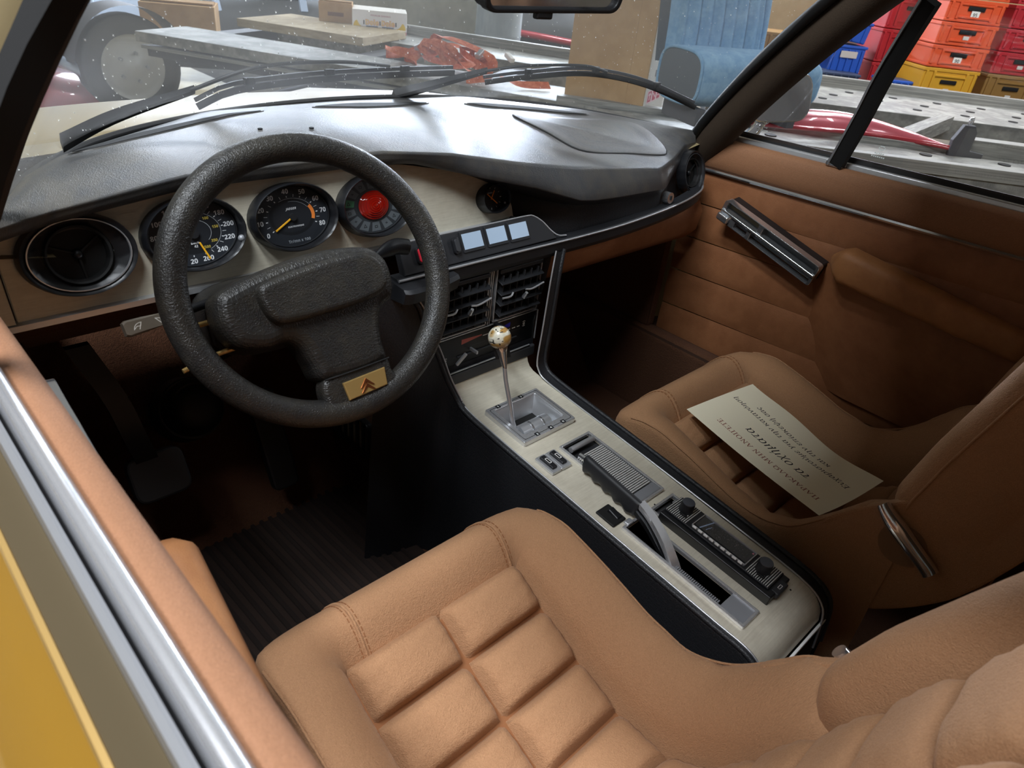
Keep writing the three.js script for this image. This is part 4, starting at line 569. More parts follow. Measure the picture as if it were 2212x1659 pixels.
  part('radio_bezel', (() => { const s = rrect(0.060, 0.207, 0.002); s.holes.push(rrect(0.051, 0.198, 0.001, 0, 0, THREE.Path)); return G(extrude(s, 0.004, 0.001), 0.0225, -0.291, 0.0005); })(), M.wornChrome, con); part('radio_well', G(box(0.056, 0.202, 0.001, 0, 0, -0.012, 0), 0.0225, -0.291), M.greyPlastic, con);
  for (const [u, z] of [[0.012, -0.397], [0.014, -0.393], [0.045, -0.18], [-0.068, -0.55]]) part('screw_hole', G(cyl(0.0014, 0.0014, 0.0008, 8).rotateX(Math.PI / 2), u, z, 0.0004), M.deepBlack, con);
}
// ---------------------------------------------------------------- radio lying in the console
{
  const r = thing('car_radio', 'black car radio with ribbed bright face and two knobs in the console', 'radio');
  const R = frame(r, 'set', [0.0215, KY(-0.2855) + 0.005, -0.2855], [0, -0.092, 0.9958], [0, 0.9958, 0.0916]); // local x runs to the rear, y to the passenger's side
  r.remove(R); R.updateMatrix(); const P = (name, g, m, label) => part(name, g.applyMatrix4(R.matrix), m, r, label);
  const mir = (g) => g; // faces towards +z of the set
  P('case', mir(box(0.19, 0.056, 0.03, 0.004, -0.003, -0.0045, 0.002)), M.blackPlastic);
  const face = P('face_plate', box(0.178, 0.044, 0.003, 0, 0, 0.0125, 0.001), M.satinBlack);
  const S = (name, g, m) => part(name, g.applyMatrix4(R.matrix), m, face);
  for (let i = 0; i < 12; i++) { S('rib', box(0.0014, 0.042, 0.0014, -0.087 + i * 0.0031, 0, 0.0145, 0.0004), M.ribMetal); S('rib', box(0.0014, 0.042, 0.0014, 0.052 + i * 0.0031, 0, 0.0145, 0.0004), M.ribMetal); }
  const sc = canvasTex(512, 128, (x) => { x.fillStyle = '#1a191c'; x.fillRect(0, 0, 512, 128); let q = 5; const rn = () => { q = (q * 16807) % 2147483647; return q / 2147483647; }; for (let i = 0; i < 260; i++) { x.fillStyle = rn() > 0.5 ? '#8d8688' : '#55484c'; x.fillRect(60 + rn() * 440, 10 + rn() * 108, 2 + rn() * 3, 2 + rn() * 2); } x.fillStyle = '#8fa0c0'; x.save(); x.translate(90, 0); x.rotate(0.35); x.fillRect(0, 0, 12, 140); x.fillRect(40, 40, 6, 60); x.restore(); x.fillStyle = '#c87a8a'; x.beginPath(); x.arc(496, 14, 9, 0, 7); x.fill(); });
  { const s = rrect(0.092, 0.036, 0.002); s.holes.push(rrect(0.0885, 0.0325, 0.001, 0, 0, THREE.Path)); P('scale_frame', move(extrude(s, 0.002, 0.0005), 0.001, 0.002, 0.014), M.satinChrome); }
  P('scale', faceUV(move(new THREE.PlaneGeometry(0.088, 0.028), 0.001, 0.004, 0.0148), -0.043, -0.01, 0.088, 0.028), phy(0xffffff, 0.1, 0, { map: sc, clearcoat: 1 }), 'scratched tuning scale');
  for (let i = 0; i < 9; i++) P('push_button', box(0.007, 0.0035, 0.003, -0.039 + i * 0.0098, -0.0165, 0.0155, 0.0008), i % 1 ? M.satinChrome : M.whiteMark);
  for (const [x, y] of [[-0.068, 0.002], [0.0665, 0.0]]) { P('knob', move(cyl(0.0098, 0.011, 0.016, 32), x, y, 0.0225, Math.PI / 2), M.satinBlack); P('knob_cap', move(cyl(0.0092, 0.0096, 0.0012, 32), x, y, 0.031, Math.PI / 2), std(0x5c6068, 0.35, 0.6)); P('tone_lever', box(0.012, 0.004, 0.003, x + 0.004, y - 0.013, 0.0165, 0.001), M.deepBlack); }
  P('end_block', box(0.012, 0.03, 0.01, 0.097, -0.002, 0.006, 0.002), M.darkGrey); { const s = rrect(0.004, 0.009, 0.0005); s.holes.push(rrect(0.0025, 0.0075, 0.0003, 0, 0, THREE.Path)); P('mark', move(new THREE.ShapeGeometry(s), 0.097, -0.002, 0.0113), M.whiteMark); P('mark', move(new THREE.ShapeGeometry(rrect(0.004, 0.009, 0.001)), -0.0895, 0.004, 0.0125), M.greyPlastic); }
}
{ // gear lever standing in the gate
  const t = thing('gear_lever', 'bent chrome gear lever with a worn ivory knob', 'gear lever');
  const p = [[-0.046, 0.352, -0.648], [-0.049, 0.368, -0.654], [-0.0505, 0.40, -0.664], [-0.0515, 0.435, -0.677], [-0.0515, 0.462, -0.6845]];
  part('rod', tube(p, (q) => lerp(0.0042, 0.0034, q), { seg: 30, rad: 14 }), M.satinChrome, t);
  const c = V(-0.053, 0.505, -0.7), d = V(-0.0015, 0.043, -0.0155).normalize(), a = c.clone().addScaledVector(d, -0.045);
  const q = new THREE.Quaternion().setFromUnitVectors(V(0, 1, 0), d), T = new THREE.Matrix4().compose(a, q, V(1, 1, 1));
  part('fork', new THREE.LatheGeometry([[0.003, -0.006], [0.0042, 0], [0.0062, 0.011], [0.0092, 0.024], [0.0112, 0.032], [0.0095, 0.035], [0.0001, 0.035]].map(([r, y]) => new THREE.Vector2(r, y)), 24).applyMatrix4(T), M.chrome, t);
  part('fork_gap', (() => { const g = extrude(shapeOf([[-0.003, 0.033], [0.003, 0.033], [0.0022, 0.022], [0.0004, 0.012], [-0.0004, 0.012], [-0.0022, 0.022]]), 0.025, 0); g.translate(0, 0, -0.0125); g.rotateY(0.9); g.scale(1, 1, 1); return g.applyMatrix4(T); })(), M.deepBlack, t);
  const k = new THREE.SphereGeometry(0.0188, 36, 24); k.translate(0, 0.047, 0);
  const kt = tex(256, 128, (u, v) => { const n = fbm(u, v), m = L24(u, v), w = clamp((L8(u * 1, v) - 0.42) * 5 + 0.2), s = clamp((m - 0.72) * 8); return [lerp(lerp(0.88, 0.68, w), 0.18, s), lerp(lerp(0.86, 0.52, w), 0.17, s), lerp(lerp(0.78, 0.28, w), 0.16, s)].map((c0) => c0 * (0.85 + 0.3 * n)); }, { srgb: true });
  part('knob', k.applyMatrix4(T), phy(0xffffff, 0.3, 0, { map: kt, clearcoat: 0.5 }), t, 'worn ivory and ochre knob');
}
{ // handbrake: finger-grip handle, bent flat arm
  const t = thing('handbrake_lever', 'black finger-grip handbrake lever with a bent silver arm', 'handbrake');
  const rows = [], n = 30, A = V(-0.027, 0.371, -0.510), B = V(-0.036, 0.361, -0.394);
  for (let i = 0; i <= n; i++) { const q = i / n, c = A.clone().lerp(B, q), e = Math.min(1, Math.min(q, 1 - q) * 12 + 0.72), w = 0.0068 * e, lo = (0.015 + 0.0024 * Math.sin(q * Math.PI * 10) + 0.004 * q) * e, r = []; for (const [x, y] of [[-0.45, 0.0075], [0.45, 0.0075], [0.9, 0.004], [1, -0.004], [0.75, -lo * 0.8], [0.1, -lo], [-0.5, -lo], [-0.95, -lo * 0.75], [-1.05, -0.006], [-0.9, 0.003]]) r.push([c.x + w * x + (y < -0.005 ? -0.006 * (-y / 0.02) : 0), c.y + y, c.z]); rows.push(r); }
  part('grip', loft(rows, { closed: true, capA: true, capB: true }), M.satinBlack, t);
  part('release_button', move(cyl(0.005, 0.0045, 0.012, 16), -0.029, 0.372, -0.516, Math.PI / 2), M.chrome, t);
  part('arm', loft(curvePts([[-0.033, 0.364, -0.398], [-0.036, 0.357, -0.375], [-0.048, 0.346, -0.34], [-0.061, 0.332, -0.311], [-0.066, 0.318, -0.296]], 20).map((p, i) => { const w = lerp(0.0065, 0.0085, i / 20), h = 0.004; return [[p.x - w, p.y - h, p.z], [p.x - w, p.y + h, p.z + 0.003], [p.x + w, p.y + h, p.z + 0.003], [p.x + w, p.y - h, p.z]]; }), { closed: true, capA: true, capB: true, crease: 0.6 }), M.wornChrome, t);
  part('arm_backing', loft(curvePts([[-0.041, 0.355, -0.396], [-0.045, 0.348, -0.372], [-0.056, 0.337, -0.34], [-0.064, 0.322, -0.311]], 16).map((p) => [[p.x - 0.004, p.y - 0.006, p.z], [p.x - 0.004, p.y + 0.002, p.z], [p.x + 0.004, p.y + 0.002, p.z], [p.x + 0.004, p.y - 0.006, p.z]]), { closed: true, capA: true, capB: true, crease: 0.6 }), M.iron, t);
  part('pawl', box(0.014, 0.006, 0.01, -0.056, KY(-0.395) + 0.004, -0.395, 0.002), M.satinChrome, t);
}
// ---------------------------------------------------------------- seats: quilted middle, soft rolls round it
function makeSeat(name, label, x0, dz, puff, rec) { // rec: how far the backrest leans, 1 = the driver's
  const t = thing(name, label, 'car seat', [x0, 0, dz]);
  const Q = new THREE.CatmullRomCurve3([[-0.452, 0.328], [-0.39, 0.293], [-0.316, 0.259], [-0.248, 0.235], [-0.185, 0.232], [-0.132, 0.256], [-0.09, 0.312], [-0.059, 0.383], [-0.059 + 0.038 * rec, 0.468], [-0.059 + 0.071 * rec, 0.553], [-0.059 + 0.1 * rec, 0.628], [-0.059 + 0.13 * rec, 0.70], [-0.059 + 0.162 * rec, 0.78], [-0.059 + 0.215 * rec, 0.92]].map(([z, y]) => V(0, y, z)), false, 'centripetal');
  const QN = 200, QP = Q.getSpacedPoints(QN), qAt = (s) => { const k = clamp(s) * QN, i = Math.min(QN - 1, Math.floor(k)); return QP[i].clone().lerp(QP[i + 1], k - i); };
  const yq = (z) => { for (let i = 1; i <= QN; i++) if (QP[i].z > z) return QP[i].y; return QP[QN].y; };
  const zq = (y) => { let b = QP[QN]; for (let i = QN; i > 0; i--) if (QP[i].y < y) { b = QP[i]; break; } return b.z; };
  const L = Q.getLength(), HW = 0.134;
  // blocks
  let s = 0.004, k = 0; const edges = [0];
  const len = [0.0685, 0.079, 0.077, 0.077]; while (s < L) { s += len[k++] ?? (k > 5 ? 0.088 : 0.076); edges.push(Math.min(s, L)); }
  const pw = (a) => Math.pow(Math.max(0, 1 - Math.pow(Math.abs(a), 3.6)), 0.38);
  for (let r = 0; r < edges.length - 1; r++) for (const c of [0, 1]) {
    const a = edges[r] / L, b = edges[r + 1] / L, rows = [], n = 14, j0 = c ? 0.0012 : -HW, j1 = c ? HW : -0.0012, ph = rr(0, 50);
    for (let i = 0; i <= n; i++) {
      const v = i / n * 2 - 1, vv = v * 0.985, p = qAt(lerp(a, b, (vv + 1) / 2)), q0 = qAt(lerp(a, b, (vv + 1) / 2) - 0.003), q1 = qAt(lerp(a, b, (vv + 1) / 2) + 0.003), d = q1.sub(q0).normalize(), nv = V(0, d.z, -d.y), row = [];
      for (let j = 0; j <= 20; j++) {
        const u = j / 20 * 2 - 1, x = lerp(j0, j1, (u + 1) / 2), edge = Math.max(Math.abs(u), Math.abs(v));
        const fold = 0.0017 * Math.pow(edge, 2) * Math.sin((u * 3.1 + v * 5.3) * 2.2 + ph) * (1 - Math.pow(edge, 8)) + 0.0009 * noise.noise(x * 22 + ph, v * 1.4, u * 2.1);
        const crown = puff * pw(u) * pw(v) - 0.014 * (1 - pw(u) * pw(v)) + fold;
        row.push([x, p.y + nv.y * crown, p.z + nv.z * crown]);
      }
      rows.push(row);
    }
    part('seat_block', loft(rows), M.suede, t);
  }
  part('foundation', loft(QP.filter((_, i) => i % 5 === 0).map((p) => [[-HW - 0.01, p.y - 0.012, p.z + 0.006], [0, p.y - 0.014, p.z + 0.006], [HW + 0.01, p.y - 0.012, p.z + 0.006]])), M.stitch, t);
  // U-shaped cushion roll
  const yc = (z) => interp(z, [-0.56, -0.53, -0.50, -0.468, -0.42, -0.36, -0.275, -0.216, -0.169, -0.13, -0.089, -0.06], [0.335, 0.351, 0.363, 0.3665, 0.361, 0.347, 0.321, 0.315, 0.336, 0.382, 0.438, 0.45]);
  const st = []; // stations: inner point, outward direction, front share
  const zs = []; for (let i = 0; i <= 26; i++) zs.push(lerp(-0.03, -0.44, i / 26));
  for (const z of zs) st.push([HW, z, 1, 0, 0]);
  for (let i = 1; i <= 9; i++) { const a = i / 10 * Math.PI / 2; st.push([HW - 0.004 + 0.004 * Math.cos(a), -0.448 - 0.004 * Math.sin(a), Math.cos(a), -Math.sin(a), sstep(0, 1, i / 10)]); }
  for (let i = 0; i <= 20; i++) st.push([lerp(HW - 0.006, -HW + 0.006, i / 20), -0.452, 0, -1, 1]);
  for (let i = 9; i >= 1; i--) { const a = i / 10 * Math.PI / 2; st.push([-(HW - 0.004 + 0.004 * Math.cos(a)), -0.448 - 0.004 * Math.sin(a), -Math.cos(a), -Math.sin(a), sstep(0, 1, i / 10)]); }
  for (const z of [...zs].reverse()) st.push([-HW, z, -1, 0, 0]);
  const sec = ([x, z, ox, oz, f]) => {
    const corner = f > 0 && f < 1 ? 1 - Math.abs(f - 0.5) * 2 : 0, w = lerp(0.079, 0.094, f) + 0.012 * corner, q = yq(Math.min(z, -0.05)) - 0.006, c = lerp(yc(z), 0.3625, f) + (f > 0 ? -0.002 : 0), r = [];
    const out = (d, y) => r.push([x + ox * d, y, z + oz * d]);
    const crease = f < 0.5 && z > -0.30 && z < -0.15 ? 1 : 0, wr = (tt) => crease * 0.0018 * Math.sin((z + 0.3) * 210 + tt * 2) * Math.sin(Math.PI * clamp((z + 0.30) / 0.15)) * Math.sin(Math.PI * tt);
    out(-0.006, q - 0.03); out(-0.003, q - 0.008);
    for (let i = 0; i <= 12; i++) { const tt = i / 12, side = q + (c - q) * Math.pow(Math.sin(Math.min(1, tt * 1.08) * Math.PI / 2), 0.5) - 0.004 * Math.pow(tt, 6), th = lerp(0.18, 0.86, tt) * Math.PI, roll = lerp(q, c - 0.036, tt) + (0.036 + (c - q - 0.036) * (1 - tt)) * (Math.sin(th) - Math.sin(0.18 * Math.PI)) / (1 - Math.sin(0.18 * Math.PI)) * 0.98; out(w * tt, lerp(side, roll, f) + wr(tt)); }
    const e = lerp(c - 0.004, c - 0.046, f);
    out(w + 0.0035, e - 0.012); out(w + 0.006, e - 0.05); out(w + 0.004, lerp(e - 0.1, 0.2, 0.4)); out(w - 0.004, 0.14); out(w - 0.03, 0.1);
    return r;
  };
  const rows = st.map(sec);
  part('cushion_roll', loft(rows), M.suede, t);
  const bead = (list) => { const n = list.length; return tube(list.filter((_, i) => i % 2 === 0 || i === n - 1), 0.0016, { seg: 70, rad: 6 }); };
  const EDGE = 14; // index of the outer edge in a section
  part('piping', bead(rows.slice(0, 30).map((r) => r[EDGE])), M.suede, t); part('piping', bead(rows.slice(-30).map((r) => r[EDGE])), M.suede, t);
  // double seams at both ends of the front roll
  for (const i of [36, 54]) {
    const sg = i < 45 ? 1 : -1, r = rows[i].slice(2, 18), up = r.map(([x, y, z]) => [x, y + 0.0004, z - 0.0002]);
    part('seam', tube(up, 0.0021, { seg: 40, rad: 6 }), M.suede, t);
    const g = []; for (const off of [-0.0052, 0.0052]) { const c = new THREE.CatmullRomCurve3(up.map(([x, y, z]) => V(x + off, y + 0.0002, z))), P = c.getSpacedPoints(90); for (let q = 0; q < 89; q += 3) g.push(beam([P[q].x, P[q].y, P[q].z], [P[q + 2].x, P[q + 2].y, P[q + 2].z], 0.0009, 0.0009, 0)); }
    const m = part('stitching', merge(g), M.stitch, t); m.userData.kind = 'stuff';
  }
  // rolls beside the backrest
  const zc = (y) => interp(y, [0.38, 0.448, 0.544, 0.627, 0.708, 0.80, 0.95], [-0.078, -0.069, -0.069 + 0.034 * rec, -0.069 + 0.073 * rec, -0.069 + 0.112 * rec, -0.069 + 0.156 * rec, -0.069 + 0.23 * rec]);
  for (const sd of [-1, 1]) {
    const R = [], n = 34;
    for (let i = 0; i <= n; i++) {
      const y = lerp(0.385, 0.95, i / n), e = Math.pow(clamp((y - 0.382) / 0.085), 0.5), c = zc(y) + 0.02 * (1 - e), q = zq(y), ce = [0.176, c + 0.03];
      const P = [[0.126, q + 0.02], [0.1345, q + 0.004], [0.138, q - 0.008], [0.146, lerp(q, c, 0.75)], [0.158, c - 0.002], [0.174, c - 0.006], [0.19, c - 0.005], [0.203, c], [0.212, c + 0.007], [0.2165, c + 0.02], [0.219, c + 0.05], [0.22, c + 0.09], [0.214, c + 0.13], [0.195, c + 0.15]];
      R.push(P.map(([x, z], k2) => { const m = k2 < 9 ? Math.max(e, 0.12) : lerp(Math.max(e, 0.55), 1, 0.3); return [sd * lerp(ce[0], x, m), y - (k2 > 8 ? 0.02 * (1 - e) * (k2 - 8) / 5 : 0), lerp(ce[1], z, m)]; }));
    }
    part('backrest_roll', loft(R, { capA: false }), M.suede, t);
    part('piping', tube(R.slice(3).map((r) => r[9]).filter((_, i) => i % 2 === 0), 0.0018, { seg: 50, rad: 6 }), M.suede, t);
    part('backrest_side', loft([0, 0.5, 1].map((q) => [0.36, 0.42, 0.5, 0.6, 0.75, 0.95].map((y) => [sd * (0.205 - 0.02 * q), y + 0.02 * q, zc(Math.max(y, 0.4)) + 0.06 + 0.09 * q]))), M.suede, t);
  }
  part('backrest_shell', loft([0.36, 0.45, 0.6, 0.8, 0.95].map((y) => [-1, -0.5, 0, 0.5, 1].map((k2) => [k2 * 0.2, y, zc(Math.max(y, 0.4)) + 0.155 - 0.01 * k2 * k2]))), M.trimLeather, t);
  part('backrest_top', move(box(0.436, 0.13, 0.2, 0, 0, 0, 0.05), 0, 0.95, zc(0.95) + 0.075, 0.3), M.suede, t);
  // recliner lever beside the console
  const sx = x0 < 0 ? 1 : -1;
  part('recliner_lever', tube([[sx * 0.222, 0.452, -0.072], [sx * 0.226, 0.44, -0.055], [sx * 0.228, 0.425, -0.03], [sx * 0.229, 0.408, -0.002], [sx * 0.228, 0.396, 0.014]], (q) => 0.0085 + 0.0022 * Math.sin(q * 5) + 0.005 * q, { seg: 24, rad: 14 }), M.chrome, t, 'chrome recliner lever');
  part('lever_boss', move(cyl(0.03, 0.032, 0.008, 32), sx * 0.217, 0.405, -0.03, 0, 0, Math.PI / 2), M.suede, t);
  for (const sd of [-1, 1]) part('side_panel', move(extrude(shapeOf([[0.14, 0.16], [0.111, 0.222], [0.02, 0.284], [-0.04, 0.352], [-0.065, 0.40], [-0.10, 0.5], [-0.12, 0.56], [-0.03, 0.56], [0.05, 0.47], [0.1, 0.42], [0.14, 0.36]], 60), 0.008, 0.004), 0, 0, 0, 0, Math.PI / 2).translate(sd * 0.208 - 0.004, 0, 0), M.suede, t);
  part('seat_base', box(0.36, 0.08, 0.36, 0, 0.075, -0.3, 0.02), M.satinBlack, t);
  return t;
}
makeSeat('car_seat', 'tan suede driver seat nearest the camera with quilted cushion blocks', -0.365, 0, 0.018, 1);
makeSeat('car_seat', 'tan suede passenger seat with a printed paper sheet on its cushion', 0.365, -0.068, 0.013, 0.6);
{ // printed sheet on the passenger's cushion
  const map = canvasTex(1188, 840, (x, w, h) => {
    x.fillStyle = '#f8f0d4'; x.fillRect(0, 0, w, h); x.textAlign = 'center'; x.textBaseline = 'middle';
    const line = (s, font, c, y, dx = 0) => { x.font = font; x.fillStyle = c; x.fillText(s, w / 2 + dx, y); };
    line('ΠΑΡΑΚΑΛΩ ΜΗΝ ΑΝΟΙΓΕΤΕ', '66px serif', '#8e5440', 170, -40); line('τα οχήματα', 'italic 104px serif', '#1c1a14', 320, -40);
    line('Ευχαριστούμε για την κατανόηση', 'italic 66px serif', '#2c281e', 520, 10); line('και την επίσκεψή σας', 'italic 66px serif', '#2c281e', 620, 30);
  });
  const Bc = V(0.190, 0.347, -0.218), Lc = V(0.255, 0.355, -0.510), Tc = V(0.456, 0.353, -0.488), Rc = V(0.393, 0.327, -0.193), rows = [];
  for (let i = 0; i <= 16; i++) { const v = i / 16, row = []; for (let j = 0; j <= 28; j++) { const u = j / 28, p = Bc.clone().lerp(Lc, u).lerp(Rc.clone().lerp(Tc, u), v); p.y += -0.010 * Math.sin(Math.PI * u) * (0.4 + 0.6 * v) + 0.004 * Math.sin(u * 9 + v * 2) * v * v - 0.006 * Math.sin(Math.PI * v) * (1 - u); row.push(p); } rows.push(row); }
  const g = loft(rows), uv = g.attributes.uv; for (let i = 0; i <= 16; i++) for (let j = 0; j <= 28; j++) uv.setXY(i * 29 + j, j / 28, 1 - i / 16);
  solo('paper_notice', g, phy(0xffffff, 0.85, 0, { map, side: THREE.DoubleSide }), 'cream paper notice with Greek lettering lying on the passenger seat', 'paper sheet');
}
{ // pedals
  const t = thing('brake_pedal', 'round black rubber brake button on the toe board', 'pedal', [-0.405, 0.305, -1.07]);
  part('button', move(new THREE.LatheGeometry([[0.0001, 0.02], [0.02, 0.0195], [0.036, 0.014], [0.042, 0.004], [0.04, -0.006], [0.05, -0.014], [0.052, -0.03]].map(([r, y]) => new THREE.Vector2(r, y)), 32), 0, 0, 0, 1.0), M.rubber, t);
  part('gaiter', move(cyl(0.055, 0.06, 0.05, 28), 0, -0.03, -0.045, 1.0), M.rubber, t);
  const c = thing('clutch_pedal', 'dark clutch pedal on its worn steel arm', 'pedal');
  part('arm', loft(curvePts([[-0.57, 0.5, -1.02], [-0.545, 0.42, -0.985], [-0.535, 0.36, -0.97], [-0.525, 0.31, -0.97]], 12).map((p) => [[p.x - 0.016, p.y, p.z - 0.006], [p.x - 0.016, p.y, p.z + 0.006], [p.x + 0.016, p.y, p.z + 0.006], [p.x + 0.016, p.y, p.z - 0.006]]), { closed: true, capA: true, capB: true, crease: 0.5 }), M.iron, c);
  part('pad', move(extrude(rrect(0.085, 0.075, 0.02), 0.012, 0.004), -0.515, 0.278, -0.965, -0.5), M.rubber, c);
  const a = thing('accelerator_pedal', 'long black accelerator pedal beside the console', 'pedal');
  part('pad', move(extrude(rrect(0.05, 0.19, 0.014), 0.012, 0.004), -0.3, 0.22, -1.02, -0.45), M.rubber, a); part('bright_rim', move(tube([[-0.018, 0.075, 0.016], [-0.012, 0.088, 0.016], [0.012, 0.088, 0.016], [0.018, 0.075, 0.016]], 0.0016, { seg: 12, rad: 6 }), -0.3, 0.22, -1.02, -0.45), M.steel, a);
  const d = thing('floor_grille', 'black barred air grille low on the console side', 'grille', [-0.15, 0.21, -0.98]);
  const s = rrect(0.13, 0.085, 0.012); s.holes.push(rrect(0.118, 0.073, 0.009, 0, 0, THREE.Path)); d.rotation.y = -Math.PI / 2;
  part('frame', extrude(s, 0.008, 0.002), M.satinBlack, d); part('backing', box(0.12, 0.076, 0.002, 0, 0, -0.002, 0), std(0x8a7d66, 0.7), d); for (let i = 0; i < 5; i++) part('slat', box(0.006, 0.076, 0.006, -0.042 + i * 0.021, 0, 0.004, 0.001), M.satinBlack, d);
}
// ---------------------------------------------------------------- things standing in the garage beyond the glass
// trailer ahead: axis A1 along the bed, B1 across it
{
  const mk = (A, B, deck) => ({ P: (a, b, y = 0) => [A[0] * a + B[0] * b, deck + y, A[1] * a + B[1] * b], yaw: Math.atan2(A[0], A[1]) });
  const T1 = mk([0.48, 0.877], [0.877, -0.48], 0.4);
  const rail = (T, a0, a1, b0, b1, drop, th = 0.03) => { // one channel of the bed: a deck with turned-down edges
    const m = (b0 + b1) / 2, g = [beam(T.P(a0, m, -th / 2), T.P(a1, m, -th / 2), Math.abs(b1 - b0), th, 0.004), beam(T.P(a0, b0, -drop / 2), T.P(a1, b0, -drop / 2), 0.03, drop, 0.004), beam(T.P(a0, b1, -drop / 2), T.P(a1, b1, -drop / 2), 0.03, drop, 0.004)];
    return boxUV(merge(g));
  };
  const t = thing('car_trailer', 'long grey car trailer ahead with orange straps and a board on its bed', 'trailer');
  part('track', rail(T1, -3.74, -0.95, 2.98, 3.38, 0.055), M.galv, t); part('track', rail(T1, -3.74, -0.95, 4.08, 4.58, 0.13), M.galv, t);
  part('side_beam', beam(T1.P(-3.7, 3.02, -0.1), T1.P(-0.95, 3.02, -0.1), 0.04, 0.06), M.galvDark, t);
  part('lower_lip', beam(T1.P(-3.7, 2.97, -0.075), T1.P(-0.95, 2.97, -0.075), 0.03, 0.018), M.galv, t);
  part('rail_cap', beam(T1.P(-3.0, 4.6, 0.03), T1.P(-0.95, 4.6, 0.03), 0.05, 0.06), M.galv, t);
  for (const a of [-3.6, -2.6, -1.75, -1.05]) part('crossmember', beam(T1.P(a, 3.38, -0.08), T1.P(a, 4.1, -0.08), 0.12, 0.1), M.galvDark, t);
  part('towing_leg', beam(T1.P(-1.5, 3.7, -0.1), T1.P(-1.5, 3.7, -0.62), 0.06, 0.06, 0.004, V(1, 0, 0)), M.galv, t);
  part('axle', tube([T1.P(-3.4, 3.3, -0.42), T1.P(-3.4, 4.4, -0.42)], 0.04, { seg: 4, rad: 12 }), M.galvDark, t);
  // wheel of the trailer, its own thing
  const w = thing('trailer_wheel', 'dusty trailer wheel with a pale steel disc', 'wheel'); w.position.set(0.96, 0.1, -5.36); w.rotation.y = 0.05;
  const wd = (g) => { g.rotateX(Math.PI / 2); return g; };
  part('tyre', wd(new THREE.LatheGeometry([[0.2, -0.07], [0.26, -0.085], [0.3, -0.075], [0.315, -0.05], [0.315, 0.05], [0.3, 0.075], [0.26, 0.085], [0.2, 0.07]].map(([r, y]) => new THREE.Vector2(r, y)), 40)), M.tyre, w);
  part('wheel_disc', wd(new THREE.LatheGeometry([[0.205, 0.07], [0.19, 0.055], [0.16, 0.03], [0.12, 0.05], [0.07, 0.055], [0.05, 0.085], [0.0001, 0.09]].map(([r, y]) => new THREE.Vector2(r, y)), 40)), M.hub, w);
  for (let i = 0; i < 5; i++) { const a = i / 5 * 6.283; part('wheel_nut', move(cyl(0.012, 0.012, 0.03, 6), Math.cos(a) * 0.09, Math.sin(a) * 0.09, 0.06, Math.PI / 2), M.steel, w); }
  const mg = thing('mudguard', 'curved grey mudguard over the trailer wheel', 'mudguard', [0.96, 0.1, -5.36], 0.05);
  part('arch', loft([-0.13, 0.13].map((z) => { const r = []; for (let i = 0; i <= 20; i++) { const a = lerp(0.1, Math.PI - 0.1, i / 20); r.push([Math.cos(a) * 0.37, Math.sin(a) * 0.37, z]); } return r; })), M.galvDark, mg);
  // board and banana box on the bed
  const bd = solo('board', boxUV(box(0.62, 0.05, 0.72, 0, 0, 0, 0.004)), M.ply, 'thick dusty tan board lying on the far trailer track', 'board'); bd.position.set(...T1.P(-3.12, 3.98, 0.028)); bd.rotation.y = T1.yaw; bd.scale.set(1.0, 1, 1.25);
  const bx = thing('banana_box', 'white fruit box with two bananas printed on the side', 'box'); bx.position.set(2.45, 0.407, -4.67); bx.rotation.y = -0.6; bx.scale.set(0.74, 0.7, 0.74);
  const art = canvasTex(640, 256, (x) => { x.fillStyle = '#f2f2f4'; x.fillRect(0, 0, 640, 256); x.fillStyle = '#d87a8e'; x.fillRect(0, 196, 640, 34); x.fillStyle = '#f0cc3a'; for (const s of [0, 1]) { x.save(); if (s) { x.translate(640, 0); x.scale(-1, 1); } x.beginPath(); x.moveTo(40, 110); x.quadraticCurveTo(0, 150, 14, 214); x.lineTo(80, 222); x.quadraticCurveTo(120, 200, 126, 172); x.quadraticCurveTo(80, 170, 56, 110); x.fill(); x.restore(); } x.fillStyle = '#23282c'; for (const q of [128, 318, 506]) x.fillRect(q, 104, 12, 44); x.font = 'bold 74px sans-serif'; x.textAlign = 'center'; x.textBaseline = 'middle'; x.lineWidth = 6; x.strokeStyle = '#d8403c'; x.fillStyle = '#f6e9a8'; for (const q of [230, 418]) { x.strokeText('Dole', q, 122); x.fillText('Dole', q, 122); x.fillStyle = '#2a5a8a'; x.fillRect(q - 70, 160, 140, 8); x.fillStyle = '#f6e9a8'; } x.font = '26px sans-serif'; x.fillStyle = '#a85a78'; x.fillText('PREMIUM BANANAS', 330, 48); });
  part('carton', box(0.5, 0.22, 0.4, 0, 0.1, 0, 0.006), M.whiteBoard, bx); part('print', move(new THREE.PlaneGeometry(0.496, 0.216), 0, 0.1, 0.2015), std(0xffffff, 0.7, 0, { map: art }), bx); part('hand_hole', box(0.12, 0.03, 0.01, 0, 0.19, -0.2, 0.004), M.deepBlack, bx);
  const kb = thing('fruit_carton', 'brown cardboard carton beside the white fruit box', 'box'); kb.position.set(2.22, 0.407, -4.86); kb.rotation.y = -0.6; kb.scale.set(0.66, 0.8, 0.7); part('carton', boxUV(box(0.34, 0.22, 0.3, 0, 0.1, 0, 0.006)), M.card, kb); part('flap', box(0.33, 0.012, 0.15, 0, 0.215, 0.06, 0.003), M.cardDark, kb); part('print', box(0.16, 0.03, 0.002, 0.0, 0.12, 0.151, 0), M.rust, kb);
  const fc = thing('flat_carton', 'flat brown carton behind the trailer on the floor', 'box'); fc.position.set(1.55, 0.18, -5.9); fc.rotation.y = -0.5; part('carton', boxUV(box(0.5, 0.3, 0.35, 0, 0.1, 0, 0.006)), M.card, fc); part('flap', box(0.48, 0.012, 0.2, 0, 0.26, 0.05, 0.003), M.cardDark, fc);
